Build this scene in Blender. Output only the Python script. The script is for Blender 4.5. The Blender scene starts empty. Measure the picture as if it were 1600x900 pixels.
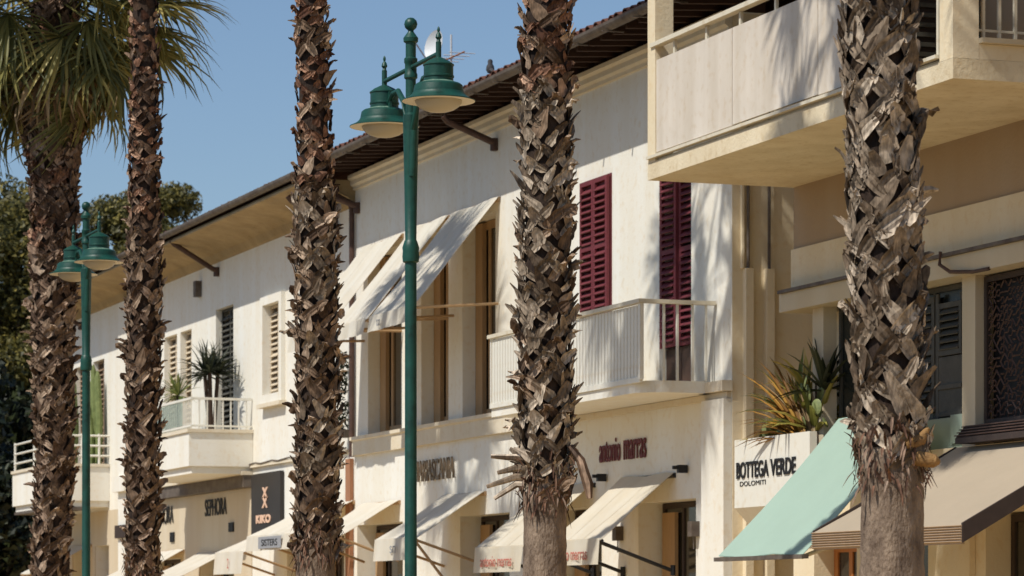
import bpy, math, random
import numpy as np
from mathutils import Vector, Matrix, Euler

# ---------------------------------------------------------------- camera, sky, sun, exposure
S = bpy.context.scene
COL = S.collection
CAMX, CAMZ = -14.0, 1.6
THETA = math.atan(1790 / 5000)            # heading, measured from the street direction (+Y) towards the fronts (+X)
cam = bpy.data.cameras.new('camera'); camo = bpy.data.objects.new('camera', cam); COL.objects.link(camo)
camo.location = (CAMX, 0, CAMZ); camo.rotation_euler = (math.pi / 2, 0, -THETA)
cam.sensor_width = 36; cam.lens = 112.5; cam.shift_y = 503 / 1600; cam.clip_start = .1; cam.clip_end = 2000
cam.dof.use_dof = True; cam.dof.focus_distance = 23; cam.dof.aperture_fstop = 6.3
S.camera = camo

SUN_AZ = math.radians(20)                  # the sun stands over the street, a little towards the camera's end of it
SUN_EL = math.atan(1.40 * math.cos(SUN_AZ))
sdir = Vector((-math.cos(SUN_EL) * math.cos(SUN_AZ), -math.cos(SUN_EL) * math.sin(SUN_AZ), math.sin(SUN_EL)))
W = bpy.data.worlds.new('World'); S.world = W; W.use_nodes = True
nt = W.node_tree; nt.nodes.clear()
sky = nt.nodes.new('ShaderNodeTexSky'); sky.sky_type = 'NISHITA'; sky.sun_disc = False
sky.sun_elevation = SUN_EL; sky.sun_rotation = math.atan2(sdir.x, sdir.y)
sky.altitude = 0; sky.air_density = 1.0; sky.dust_density = 0.9; sky.ozone_density = 4.2
bg = nt.nodes.new('ShaderNodeBackground'); bg.inputs[1].default_value = 0.085
wo = nt.nodes.new('ShaderNodeOutputWorld')
nt.links.new(sky.outputs[0], bg.inputs[0]); nt.links.new(bg.outputs[0], wo.inputs[0])
sun = bpy.data.lights.new('sun', 'SUN'); sun.energy = 3.6; sun.angle = math.radians(.5); sun.color = (1, .955, .87)
suno = bpy.data.objects.new('sun', sun); COL.objects.link(suno)
suno.rotation_euler = sdir.to_track_quat('Z', 'Y').to_euler(); suno.location = (-20, 20, 30)
S.view_settings.view_transform = 'Standard'; S.view_settings.look = 'None'
S.view_settings.exposure = 0.30; S.view_settings.gamma = 1
S.cycles.max_bounces = 8; S.cycles.diffuse_bounces = 5; S.cycles.transparent_max_bounces = 8
R = math.radians
rng = random.Random(7)

# ---------------------------------------------------------------- materials
def new_mat(name):
    m = bpy.data.materials.new(name); m.use_nodes = True
    n = m.node_tree.nodes; l = m.node_tree.links
    return m, n, l, n['Principled BSDF']

def mat(name, c, rough=.8, var=.12, scale=3.0, bump=.0, bscale=40, stretch=(1, 1, 1), c2=None, metal=0, spec=.3,
        streak=0.0, translucent=None, grime=0.0):
    m, n, l, p = new_mat(name)
    tc = n.new('ShaderNodeTexCoord'); mp = n.new('ShaderNodeMapping'); mp.inputs['Scale'].default_value = stretch
    l.new(tc.outputs['Object'], mp.inputs[0])
    nz = n.new('ShaderNodeTexNoise'); nz.inputs['Scale'].default_value = scale; nz.inputs['Detail'].default_value = 7
    nz.inputs['Roughness'].default_value = .65
    l.new(mp.outputs[0], nz.inputs['Vector'])
    cr = n.new('ShaderNodeValToRGB'); cr.color_ramp.elements[0].position = .3; cr.color_ramp.elements[1].position = .7
    d = c2 if c2 else tuple(x * (1 - var) for x in c)
    cr.color_ramp.elements[0].color = (*d, 1); cr.color_ramp.elements[1].color = (*c, 1)
    l.new(nz.outputs['Fac'], cr.inputs[0]); out = cr.outputs[0]
    if streak:                                        # rain stains running down the surface
        m2 = n.new('ShaderNodeMapping'); m2.inputs['Scale'].default_value = (1.6, 1.6, .12); l.new(tc.outputs['Object'], m2.inputs[0])
        n2 = n.new('ShaderNodeTexNoise'); n2.inputs['Scale'].default_value = 1.6; n2.inputs['Detail'].default_value = 8
        l.new(m2.outputs[0], n2.inputs['Vector'])
        r2 = n.new('ShaderNodeValToRGB'); r2.color_ramp.elements[0].position = .38; r2.color_ramp.elements[1].position = .62
        k = 1 - streak; r2.color_ramp.elements[0].color = (k, k * .97, k * .92, 1); r2.color_ramp.elements[1].color = (1, 1, 1, 1)
        l.new(n2.outputs['Fac'], r2.inputs[0])
        mx = n.new('ShaderNodeMix'); mx.data_type = 'RGBA'; mx.blend_type = 'MULTIPLY'; mx.inputs[0].default_value = 1
        l.new(out, mx.inputs[6]); l.new(r2.outputs[0], mx.inputs[7]); out = mx.outputs[2]
    if grime:                                         # small dirty specks and blotches
        n3 = n.new('ShaderNodeTexNoise'); n3.inputs['Scale'].default_value = 11; n3.inputs['Detail'].default_value = 10
        l.new(tc.outputs['Object'], n3.inputs['Vector'])
        r3 = n.new('ShaderNodeValToRGB'); r3.color_ramp.elements[0].position = .30; r3.color_ramp.elements[1].position = .46
        k = 1 - grime; r3.color_ramp.elements[0].color = (k, k * .95, k * .88, 1); r3.color_ramp.elements[1].color = (1, 1, 1, 1)
        l.new(n3.outputs['Fac'], r3.inputs[0])
        mx = n.new('ShaderNodeMix'); mx.data_type = 'RGBA'; mx.blend_type = 'MULTIPLY'; mx.inputs[0].default_value = 1
        l.new(out, mx.inputs[6]); l.new(r3.outputs[0], mx.inputs[7]); out = mx.outputs[2]
    l.new(out, p.inputs['Base Color'])
    p.inputs['Roughness'].default_value = rough; p.inputs['Metallic'].default_value = metal
    p.inputs['Specular IOR Level'].default_value = spec
    if bump:
        nb = n.new('ShaderNodeTexNoise'); nb.inputs['Scale'].default_value = bscale; nb.inputs['Detail'].default_value = 5
        l.new(mp.outputs[0], nb.inputs['Vector'])
        b = n.new('ShaderNodeBump'); b.inputs['Strength'].default_value = bump; b.inputs['Distance'].default_value = .02
        l.new(nb.outputs['Fac'], b.inputs['Height']); l.new(b.outputs[0], p.inputs['Normal'])
    if translucent:
        t = n.new('ShaderNodeBsdfTranslucent'); t.inputs[0].default_value = (*translucent[1], 1)
        ms = n.new('ShaderNodeMixShader'); ms.inputs[0].default_value = translucent[0]
        o = n['Material Output']; l.new(p.outputs[0], ms.inputs[1]); l.new(t.outputs[0], ms.inputs[2]); l.new(ms.outputs[0], o.inputs[0])
    return m

def boot_mat(name, ca, cb, cc):                      # dead leaf bases: each piece its own tone, fibrous grain along the leaf
    m, n, l, p = new_mat(name)
    oi = n.new('ShaderNodeObjectInfo'); ge = n.new('ShaderNodeNewGeometry'); tc = n.new('ShaderNodeTexCoord')
    ad = n.new('ShaderNodeMath'); ad.operation = 'ADD'; l.new(oi.outputs['Random'], ad.inputs[0]); l.new(ge.outputs['Random Per Island'], ad.inputs[1])
    fr = n.new('ShaderNodeMath'); fr.operation = 'FRACT'; l.new(ad.outputs[0], fr.inputs[0])
    mp = n.new('ShaderNodeMapping'); mp.inputs['Scale'].default_value = (60, 60, 7); l.new(tc.outputs['Object'], mp.inputs[0])
    nz = n.new('ShaderNodeTexNoise'); nz.inputs['Scale'].default_value = 1; nz.inputs['Detail'].default_value = 4; l.new(mp.outputs[0], nz.inputs['Vector'])
    n2 = n.new('ShaderNodeTexNoise'); n2.inputs['Scale'].default_value = 14; l.new(tc.outputs['Object'], n2.inputs['Vector'])
    cr = n.new('ShaderNodeValToRGB'); e = cr.color_ramp.elements; e[0].position = 0; e[0].color = (*ca, 1); e[1].position = 1; e[1].color = (*cc, 1)
    k = e.new(.55); k.color = (*cb, 1); l.new(fr.outputs[0], cr.inputs[0])
    r1 = n.new('ShaderNodeMapRange'); r1.inputs[1].default_value = .3; r1.inputs[2].default_value = .7; r1.inputs[3].default_value = .55; r1.inputs[4].default_value = 1.25
    l.new(nz.outputs['Fac'], r1.inputs[0])
    r2 = n.new('ShaderNodeMapRange'); r2.inputs[1].default_value = .35; r2.inputs[2].default_value = .65; r2.inputs[3].default_value = .6; r2.inputs[4].default_value = 1.2
    l.new(n2.outputs['Fac'], r2.inputs[0])
    mu = n.new('ShaderNodeMath'); mu.operation = 'MULTIPLY'; l.new(r1.outputs[0], mu.inputs[0]); l.new(r2.outputs[0], mu.inputs[1])
    vm = n.new('ShaderNodeVectorMath'); vm.operation = 'SCALE'; l.new(cr.outputs[0], vm.inputs[0]); l.new(mu.outputs[0], vm.inputs['Scale'])
    l.new(vm.outputs[0], p.inputs['Base Color']); p.inputs['Roughness'].default_value = .85; p.inputs['Specular IOR Level'].default_value = .2
    b = n.new('ShaderNodeBump'); b.inputs['Strength'].default_value = .6; b.inputs['Distance'].default_value = .01
    l.new(nz.outputs['Fac'], b.inputs['Height']); l.new(b.outputs[0], p.inputs['Normal'])
    return m

def leaf_mat(name, ca, cb, cc, trans=.3):
    m, n, l, p = new_mat(name)
    ge = n.new('ShaderNodeNewGeometry'); oi = n.new('ShaderNodeObjectInfo')
    ad = n.new('ShaderNodeMath'); ad.operation = 'ADD'; l.new(oi.outputs['Random'], ad.inputs[0]); l.new(ge.outputs['Random Per Island'], ad.inputs[1])
    fr = n.new('ShaderNodeMath'); fr.operation = 'FRACT'; l.new(ad.outputs[0], fr.inputs[0])
    cr = n.new('ShaderNodeValToRGB'); e = cr.color_ramp.elements; e[0].position = 0; e[0].color = (*ca, 1); e[1].position = 1; e[1].color = (*cc, 1)
    k = e.new(.6); k.color = (*cb, 1); l.new(fr.outputs[0], cr.inputs[0]); l.new(cr.outputs[0], p.inputs['Base Color'])
    p.inputs['Roughness'].default_value = .5; p.inputs['Specular IOR Level'].default_value = .35
    t = n.new('ShaderNodeBsdfTranslucent'); l.new(cr.outputs[0], t.inputs[0])
    ms = n.new('ShaderNodeMixShader'); ms.inputs[0].default_value = trans
    l.new(p.outputs[0], ms.inputs[1]); l.new(t.outputs[0], ms.inputs[2]); l.new(ms.outputs[0], n['Material Output'].inputs[0])
    return m

M = {}
M['plaster'] = mat('plaster_white', (.78, .76, .69), .9, .03, .5, .12, 30, streak=.04, grime=.05)
M['plaster_left'] = mat('plaster_left', (.78, .76, .69), .9, .03, .5, .12, 30, streak=.04, grime=.05)
M['plaster_trim'] = mat('plaster_trim', (.70, .63, .50), .9, .06, 1.2, .2, 30, streak=.04, grime=.05)
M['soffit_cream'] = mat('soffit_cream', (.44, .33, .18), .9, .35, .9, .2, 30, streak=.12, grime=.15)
M['cream'] = mat('plaster_cream', (.74, .64, .46), .9, .05, .6, .2, 30, streak=.04, grime=.04)
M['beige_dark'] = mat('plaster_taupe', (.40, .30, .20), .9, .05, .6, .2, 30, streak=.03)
M['column'] = mat('column_cream', (.58, .50, .36), .85, .06, 1, .2, 30, streak=.05)
M['panel'] = mat('balcony_panel', (.70, .63, .54), .6, .10, 1.3, .05, 20, streak=.14, grime=.07)
M['rail'] = mat('rail_cream', (.66, .60, .47), .6, .08, 4, .05, 30, grime=.1)
M['white_metal'] = mat('white_metal', (.74, .715, .63), .5, .06, 4, grime=.06)
M['tile'] = mat('roof_tile', (.19, .075, .045), .9, .5, 6, .3, 30, c2=(.07, .035, .028))
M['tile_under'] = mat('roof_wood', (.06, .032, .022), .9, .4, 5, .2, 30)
M['gutter'] = mat('gutter_metal', (.16, .135, .11), .6, .4, 6, .1, 20, c2=(.07, .05, .04))
M['pipe_brown'] = mat('pipe_brown', (.10, .055, .04), .6, .4, 8, c2=(.05, .03, .025))
M['red'] = mat('shutter_red', (.175, .032, .040), .65, .3, 5, .05, 40, c2=(.12, .024, .030))
M['shut_cream'] = mat('shutter_cream', (.60, .50, .36), .7, .12, 6, .1, 30)
M['shut_brown'] = mat('shutter_brown', (.28, .19, .12), .7, .2, 6, .1, 30)
M['shut_grey'] = mat('shutter_grey', (.085, .08, .065), .7, .3, 6, .1, 30, c2=(.05, .048, .04))
M['canvas'] = mat('canvas_cream', (.70, .655, .545), .9, .08, 2, .5, 5, translucent=(.22, (.80, .60, .32)), streak=.05)
M['canvas_white'] = mat('canvas_white', (.74, .71, .62), .9, .07, 2, .5, 5, translucent=(.22, (.80, .62, .38)), streak=.06)
M['canvas_mint'] = mat('canvas_mint', (.35, .47, .39), .85, .07, 1.6, .5, 5, translucent=(.1, (.35, .6, .5)))
M['canvas_taupe'] = mat('canvas_taupe', (.43, .355, .262), .85, .08, 1.6, .4, 5, translucent=(.1, (.55, .42, .3)))
M['taupe_pleat'] = mat('taupe_pleat', (.42, .31, .21), .85, .15, 6, .1, 30)
M['dark_brown'] = mat('dark_brown', (.055, .038, .032), .6, .3, 6)
M['wood_frame'] = mat('wood_tan', (.42, .27, .14), .6, .2, 5, stretch=(4, 4, .6))
M['wood_orange'] = mat('wood_orange', (.50, .19, .05), .5, .25, 6, stretch=(6, 6, .5))
M['tan_wall'] = mat('interior_tan', (.46, .34, .19), .9, .12, 1.5)
M['black'] = mat('black_metal', (.018, .018, .02), .45, .3, 10)
M['sign_black'] = mat('sign_black', (.035, .030, .028), .45, .2, 2)
M['letter_dark'] = mat('letter_black', (.015, .014, .014), .5, .2, 10)
M['letter_red'] = mat('letter_red', (.13, .018, .016), .5, .2, 10)
M['letter_bronze'] = mat('letter_bronze', (.22, .15, .09), .35, .3, 10, metal=.5)
M['letter_peach'] = mat('letter_peach', (.75, .50, .36), .6, .1, 10)
M['letter_pink'] = mat('letter_print', (.50, .16, .12), .9, .15, 20)
M['letter_grey'] = mat('print_grey', (.30, .31, .33), .9, .15, 20)
M['lamp'] = mat('lamp_green', (.008, .068, .047), .46, .3, 9, .08, 30, c2=(.004, .040, .029), spec=.4, grime=.35)
M['lamp_dust'] = mat('lamp_dusty', (.20, .26, .20), .9, .5, 30, c2=(.03, .12, .09))
M['lamp_glass'] = mat('lamp_bowl', (.62, .56, .44), .35, .08, 5, spec=.5, translucent=(.3, (.8, .72, .55)))
M['lamp_inner'] = mat('lamp_inner', (.78, .74, .64), .6, .05, 5)
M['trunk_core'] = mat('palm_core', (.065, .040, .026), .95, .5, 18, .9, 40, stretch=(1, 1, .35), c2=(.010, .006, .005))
M['trunk_bare'] = mat('palm_bare', (.32, .235, .165), .95, .5, 5, 1.0, 26, stretch=(2.6, 2.6, 1.1), c2=(.085, .055, .038))
M['fibre'] = boot_mat('palm_fibre', (.07, .035, .022), (.20, .105, .065), (.36, .26, .19))
M['stub'] = mat('cut_stub', (.36, .20, .07), .8, .4, 20, .5, 60, c2=(.15, .08, .03))
M['boot_grey'] = boot_mat('boot_grey', (.12, .080, .050), (.35, .265, .185), (.66, .54, .41))
M['boot_brown'] = boot_mat('boot_brown', (.085, .048, .028), (.28, .185, .118), (.60, .44, .31))
M['boot_red'] = boot_mat('boot_red', (.09, .038, .022), (.32, .165, .098), (.60, .39, .26))
M['boot_dark'] = boot_mat('boot_dark', (.055, .030, .018), (.19, .118, .076), (.46, .32, .225))
M['frond'] = leaf_mat('palm_frond', (.08, .088, .028), (.25, .235, .075), (.62, .51, .17), .4)
M['frond_dry'] = leaf_mat('palm_frond_dry', (.10, .06, .03), (.28, .18, .09), (.46, .34, .19), .3)
M['petiole'] = mat('palm_petiole', (.30, .26, .10), .6, .3, 5)
M['pine'] = leaf_mat('pine_needles', (.03, .032, .009), (.115, .105, .026), (.30, .24, .06), .3)
M['pine_shaded'] = leaf_mat('shaded_needles', (.006, .009, .004), (.012, .018, .006), (.035, .045, .012), .05)  # deep shade among the far trees, put into the needle colour
M['pine_bark'] = mat('pine_bark', (.08, .05, .035), .95, .5, 8, .8, 20)
M['yucca'] = leaf_mat('yucca_leaf', (.07, .11, .03), (.16, .20, .05), (.34, .34, .10), .25)
M['leaf_olive'] = leaf_mat('olive_leaf', (.14, .17, .04), (.32, .30, .07), (.55, .42, .11), .35)
M['yucca_dark'] = leaf_mat('dark_leaf', (.010, .016, .008), (.022, .030, .014), (.06, .065, .03), .1)
M['orange_leaf'] = leaf_mat('orange_leaf', (.16, .07, .015), (.42, .22, .04), (.60, .36, .08), .3)
M['cactus'] = mat('cactus_skin', (.20, .24, .085), .6, .35, 8, c2=(.10, .13, .04))
M['pad'] = mat('cactus_pad', (.26, .29, .11), .6, .35, 8, .2, 40, c2=(.12, .15, .06))
M['soil'] = mat('soil', (.05, .035, .022), 1, .3, 10)
M['terracotta'] = mat('terracotta', (.36, .17, .09), .9, .2, 6, .2, 30)
M['glass_green'] = mat('green_glass', (.30, .37, .31), .15, .08, 1, spec=.6)
M['clad'] = mat('tan_cladding', (.60, .51, .375), .85, .05, .8, .15, 30, streak=.04)
M['slab'] = mat('slab_cream', (.74, .64, .46), .9, .13, .7, .3, 30, streak=.10, grime=.12)
M['dish'] = mat('dish_grey', (.55, .57, .58), .5, .05, 5)
M['paving'] = mat('paving', (.60, .425, .215), .9, .15, 1.2, .3, 20, grime=.15)
M['asphalt'] = mat('asphalt', (.055, .053, .05), .9, .2, 5, .4, 60)
M['kerb'] = mat('kerb_stone', (.38, .34, .28), .9, .15, 4, .3, 30)
M['ground'] = mat('ground', (.30, .25, .17), .95, .2, .5)
M['bird'] = mat('feathers', (.06, .06, .065), .8, .3, 30)
m, n, l, p = new_mat('window_glass'); p.inputs['Base Color'].default_value = (.035, .032, .026, 1); p.inputs['Roughness'].default_value = .06
p.inputs['Specular IOR Level'].default_value = .7; M['glass'] = m
m, n, l, p = new_mat('dim_glass'); p.inputs['Base Color'].default_value = (.020, .022, .018, 1); p.inputs['Roughness'].default_value = .25
p.inputs['Specular IOR Level'].default_value = .25; M['glass_dim'] = m
m, n, l, p = new_mat('clear_glass'); p.inputs['Base Color'].default_value = (.75, .85, .80, 1); p.inputs['Roughness'].default_value = .05
p.inputs['Transmission Weight'].default_value = .85; p.inputs['IOR'].default_value = 1.05; M['clear'] = m

# ---------------------------------------------------------------- object helpers
ORG = {}                                             # world origin of every object that has children

def tag(o, label=None, cat=None, group=None, kind=None):
    if label: o['label'] = label
    if cat: o['category'] = cat
    if group: o['group'] = group
    if kind: o['kind'] = kind
    return o

def thing(name, label, cat, loc=(0, 0, 0), group=None, kind=None):
    o = bpy.data.objects.new(name, None); COL.objects.link(o); o.location = loc
    o.empty_display_size = .2; ORG[o.name] = Vector(loc)
    return tag(o, label, cat, group, kind)

def put(name, mesh, parent=None, world=Matrix.Identity(4)):
    o = bpy.data.objects.new(name, mesh); COL.objects.link(o)
    mw = world.copy()
    if parent is not None:
        o.parent = parent
        mw = Matrix.Translation(-ORG[parent.name]) @ mw
    o.matrix_basis = mw
    ORG[o.name] = world.to_translation()
    return o

class MB:
    def __init__(s): s.v = []; s.f = []; s.smooth = False
    def box(s, x0, x1, y0, y1, z0, z1):
        b = len(s.v); x0, x1 = min(x0, x1), max(x0, x1); y0, y1 = min(y0, y1), max(y0, y1); z0, z1 = min(z0, z1), max(z0, z1)
        s.v += [(x0, y0, z0), (x1, y0, z0), (x1, y1, z0), (x0, y1, z0), (x0, y0, z1), (x1, y0, z1), (x1, y1, z1), (x0, y1, z1)]
        s.f += [tuple(b + i for i in q) for q in ((0, 3, 2, 1), (4, 5, 6, 7), (0, 1, 5, 4), (1, 2, 6, 5), (2, 3, 7, 6), (3, 0, 4, 7))]
        return s
    def quad(s, *p):
        b = len(s.v); s.v += [tuple(q) for q in p]; s.f.append(tuple(range(b, b + len(p)))); return s
    def tube(s, pts, r, n=8, cap=True):
        pts = [Vector(p) for p in pts]; b = len(s.v)
        rr = r if isinstance(r, (list, tuple)) else [r] * len(pts)
        for i, p in enumerate(pts):
            t = (pts[min(i + 1, len(pts) - 1)] - pts[max(i - 1, 0)]).normalized()
            a = t.cross(Vector((0, 0, 1)) if abs(t.z) < .9 else Vector((1, 0, 0))).normalized(); c = t.cross(a)
            for k in range(n):
                w = 2 * math.pi * k / n; s.v.append(tuple(p + (a * math.cos(w) + c * math.sin(w)) * rr[i]))
        for i in range(len(pts) - 1):
            for k in range(n):
                s.f.append((b + i * n + k, b + i * n + (k + 1) % n, b + (i + 1) * n + (k + 1) % n, b + (i + 1) * n + k))
        if cap:
            s.f.append(tuple(b + k for k in range(n))[::-1]); s.f.append(tuple(b + (len(pts) - 1) * n + k for k in range(n)))
        return s
    def lathe(s, c, prof, n=24):
        b = len(s.v)
        for r, z in prof:
            for k in range(n):
                w = 2 * math.pi * k / n; s.v.append((c[0] + r * math.cos(w), c[1] + r * math.sin(w), c[2] + z))
        for i in range(len(prof) - 1):
            for k in range(n):
                s.f.append((b + i * n + k, b + i * n + (k + 1) % n, b + (i + 1) * n + (k + 1) % n, b + (i + 1) * n + k))
        return s
    def prism(s, poly, y0, y1):                       # poly in (x, z), extruded along the street
        b = len(s.v); n = len(poly)
        s.v += [(x, y0, z) for x, z in poly] + [(x, y1, z) for x, z in poly]
        s.f.append(tuple(range(b, b + n))); s.f.append(tuple(range(b + 2 * n - 1, b + n - 1, -1)))
        for i in range(n): s.f.append((b + i, b + n + i, b + n + (i + 1) % n, b + (i + 1) % n))
        return s
    def strip(s, pts, widths, up, thick=0):           # flat leaf blade, folded along its middle
        b = len(s.v)
        for i, p in enumerate(pts):
            t = (pts[min(i + 1, len(pts) - 1)] - pts[max(i - 1, 0)]).normalized()
            a = t.cross(up)
            a = a.normalized() if a.length > 1e-4 else Vector((1, 0, 0)); nrm = a.cross(t)
            w = widths[i]
            s.v += [tuple(p - a * w), tuple(p - nrm * w * .5), tuple(p + a * w)]
        for i in range(len(pts) - 1):
            k = b + i * 3
            s.f += [(k, k + 1, k + 4, k + 3), (k + 1, k + 2, k + 5, k + 4)]
        return s
    def mesh(s, name, m, smooth=None):
        me = bpy.data.meshes.new(name); me.from_pydata(s.v, [], s.f); me.materials.append(m)
        if smooth if smooth is not None else s.smooth:
            me.polygons.foreach_set('use_smooth', [True] * len(me.polygons)); me.set_sharp_from_angle(angle=R(38))
        me.update(); return me
    def build(s, name, m, parent=None, smooth=None):
        # vertices are world coordinates; the object gets its origin at the middle of its base
        a = np.array(s.v); c = a.mean(0); c[2] = a[:, 2].min()
        s.v = [tuple(r) for r in (a - c)]
        return put(name, s.mesh(name, m, smooth), parent, Matrix.Translation(Vector(c)))

def struct(name, mb, m): return tag(mb.build(name, m), kind='structure')

def wall_mb(y0, y1, z0, z1, x, t, holes=(), mb=None):
    mb = mb or MB()
    ys = sorted({y0, y1, *[h[0] for h in holes], *[h[1] for h in holes]}); zs = sorted({z0, z1, *[h[2] for h in holes], *[h[3] for h in holes]})
    ys = [v for v in ys if y0 <= v <= y1]; zs = [v for v in zs if z0 <= v <= z1]
    for i in range(len(ys) - 1):
        for j in range(len(zs) - 1):
            a, b, c, d = ys[i], ys[i + 1], zs[j], zs[j + 1]; my, mz = (a + b) / 2, (c + d) / 2
            if any(h[0] < my < h[1] and h[2] < mz < h[3] for h in holes): continue
            mb.quad((x, a, c), (x, a, d), (x, b, d), (x, b, c)); mb.quad((x + t, a, c), (x + t, b, c), (x + t, b, d), (x + t, a, d))
    for a, b, c, d in holes:
        mb.quad((x, b, c), (x, b, d), (x + t, b, d), (x + t, b, c)); mb.quad((x, a, c), (x + t, a, c), (x + t, a, d), (x, a, d))
        mb.quad((x, a, d), (x + t, a, d), (x + t, b, d), (x, b, d))
        mb.quad((x, a, c), (x, b, c), (x + t, b, c), (x + t, a, c))
    mb.quad((x, y0, z0), (x + t, y0, z0), (x + t, y0, z1), (x, y0, z1)); mb.quad((x, y1, z0), (x, y1, z1), (x + t, y1, z1), (x + t, y1, z0))
    mb.quad((x, y0, z1), (x + t, y0, z1), (x + t, y1, z1), (x, y1, z1))
    return mb

def text_obj(name, body, h, width, m, parent, x, yc, z, extrude=.012, tilt=0, bold=0.0):
    """Lettering on a front that faces the street; h is the capital height, width the run along the front."""
    cu = bpy.data.curves.new('lettering', 'FONT'); cu.body = body; cu.extrude = extrude; cu.size = 1; cu.offset = bold
    to = bpy.data.objects.new('tmp', cu); COL.objects.link(to)
    dg = bpy.context.evaluated_depsgraph_get(); me = bpy.data.meshes.new_from_object(to.evaluated_get(dg))
    bpy.data.objects.remove(to); bpy.data.curves.remove(cu)
    a = np.empty(len(me.vertices) * 3); me.vertices.foreach_get('co', a); a = a.reshape(-1, 3)
    lo, hi = a.min(0), a.max(0)
    q = np.empty_like(a)
    u = (a[:, 0] - (lo[0] + hi[0]) / 2) / (hi[0] - lo[0]) * width
    v = (a[:, 1] - lo[1]) / (hi[1] - lo[1]) * h
    q[:, 0] = -a[:, 2] * 1.0 - v * math.sin(tilt) * -1; q[:, 1] = -u; q[:, 2] = v * math.cos(tilt)
    me.vertices.foreach_set('co', q.reshape(-1)); me.materials.clear(); me.materials.append(m); me.update()
    return put(name, me, parent, Matrix.Translation((x, yc, z)))

# ---------------------------------------------------------------- the ground
struct('ground', MB().box(-600, 600, -300, 900, -1.2, -.30), M['ground'])
struct('road', MB().box(-60, -9.0, -60, 140, -.29, -.12), M['asphalt'])
struct('kerb', MB().box(-8.995, -8.75, -60, 140, -.29, .004), M['kerb'])
struct('pavement', MB().box(-8.745, 30, -60, 140, -.29, -.004), M['paving'])

# ---------------------------------------------------------------- windows and shutters
def window(parent, ya, yb, za, zb, x, fm, fw=.07, mullions=(), panes_m=None, depth=.06, curtain=None):
    mb = MB().box(x, x + depth, ya, ya + fw, za, zb).box(x, x + depth, yb - fw, yb, za, zb)
    mb.box(x, x + depth, ya + fw, yb - fw, za, za + fw).box(x, x + depth, ya + fw, yb - fw, zb - fw, zb)
    ed = [ya + fw, *mullions, yb - fw]
    for q in mullions: mb.box(x + .003, x + depth - .003, q - fw * .45, q + fw * .45, za + fw, zb - fw)
    w = mb.build('window', fm, parent)
    for i in range(len(ed) - 1):
        MB().box(x + .02, x + .03, ed[i], ed[i + 1], za + fw, zb - fw).build('pane', panes_m or M['glass'], w)
    if curtain: MB().box(x + .035, x + .05, curtain[0], curtain[1], za + fw, zb - fw).build('curtain', M['canvas'], w)
    return w

SLATS = {}
def shutter(parent, ya, yb, za, zb, x, m, pitch=.08, st=.05, name='shutter', label=None, tilt=44, mid=True, yaw=0):
    """A louvred leaf facing the street: frame with every slat a piece of its own."""
    L = yb - ya
    mb = MB().box(-.02, .02, 0, st, 0, zb - za).box(-.02, .02, L - st, L, 0, zb - za)
    mb.box(-.019, .019, st, L - st, 0, st).box(-.019, .019, st, L - st, zb - za - st, zb - za)
    rails = [0, zb - za - st]
    if mid: q = (zb - za) * .5; mb.box(-.019, .019, st, L - st, q, q + st); rails.append(q)
    me = mb.mesh(name, m); T = Matrix.Translation((x, ya, za)) @ Matrix.Rotation(yaw, 4, 'Z')
    s = put(name, me, parent, T)
    if label: s['label'] = label
    key = (round(L - 2 * st, 3), m.name, pitch)
    if key not in SLATS: SLATS[key] = MB().box(-pitch * .64, pitch * .64, 0, L - 2 * st, -.006, .006).mesh('slat', m)
    z = st + pitch * .5
    while z < zb - za - st - pitch * .3:
        if not any(r - pitch * .35 < z < r + st + pitch * .35 for r in rails[2:]):
            put('slat', SLATS[key], s, T @ Matrix.Translation((0, st, z)) @ Matrix.Rotation(R(-tilt), 4, 'Y'))
        z += pitch
    return s

# ================================================================ MAIN BUILDING (white, tiled roof)
Y0, Y1 = 32.0, 46.1
MBD = thing('white_building', 'white plastered middle building with dark tiled eaves, red shutters and a curved balcony', 'building', (0, 39, 0))
holes = [(39.75, 41.1, 4.19, 6.85), (41.7, 42.9, 4.19, 6.85), (43.8, 45.45, 4.19, 6.85),       # tall upper windows
         (33.14, 34.08, 4.12, 6.75),                                                           # balcony door
         (33.0, 34.72, 0, 2.85), (35.9, 37.6, 0, 2.85), (39.2, 41.2, 0, 2.87), (43.75, 46.0, 0, 2.87)]
wall_mb(Y0, Y1, 0, 8.12, 0, .42, holes).build('wall', M['plaster'], MBD)
MB().box(.004, 9, Y0 - .003, Y0 + .3, 0, 8.1).build('side_wall', M['cream'], MBD)
MB().box(8.7, 9, Y0 + .3, Y1, 0, 8.1).build('rear_wall', M['plaster'], MBD)
MB().box(1.9, 2.0, Y0 + .3, Y1 - .05, 0, 8.0).build('inner_wall', M['tan_wall'], MBD)
MB().box(.42, 8.7, Y0 + .3, Y1 - .05, 3.6, 3.7).build('upper_floor', M['tan_wall'], MBD)
# moulded cornice under the eaves
MB().prism([(0.01, 7.90), (-.04, 7.91), (-.04, 7.95), (-.08, 7.98), (-.08, 8.04), (-.12, 8.07), (-.12, 8.12), (.01, 8.12)][::-1], Y0, Y1).build('cornice', M['plaster_trim'], MBD)
# ledge band under the tall windows
MB().prism([(.01, 3.91), (-.07, 3.91), (-.07, 4.12), (-.10, 4.14), (-.10, 4.19), (.01, 4.19)][::-1], 37.42, Y1 - .02).build('ledge', M['plaster_trim'], MBD)
MB().prism([(.012, 3.91), (-.05, 3.91), (-.05, 3.98), (.012, 3.98)][::-1], Y0 + .02, 37.4).build('ledge', M['plaster_trim'], MBD)
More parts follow.
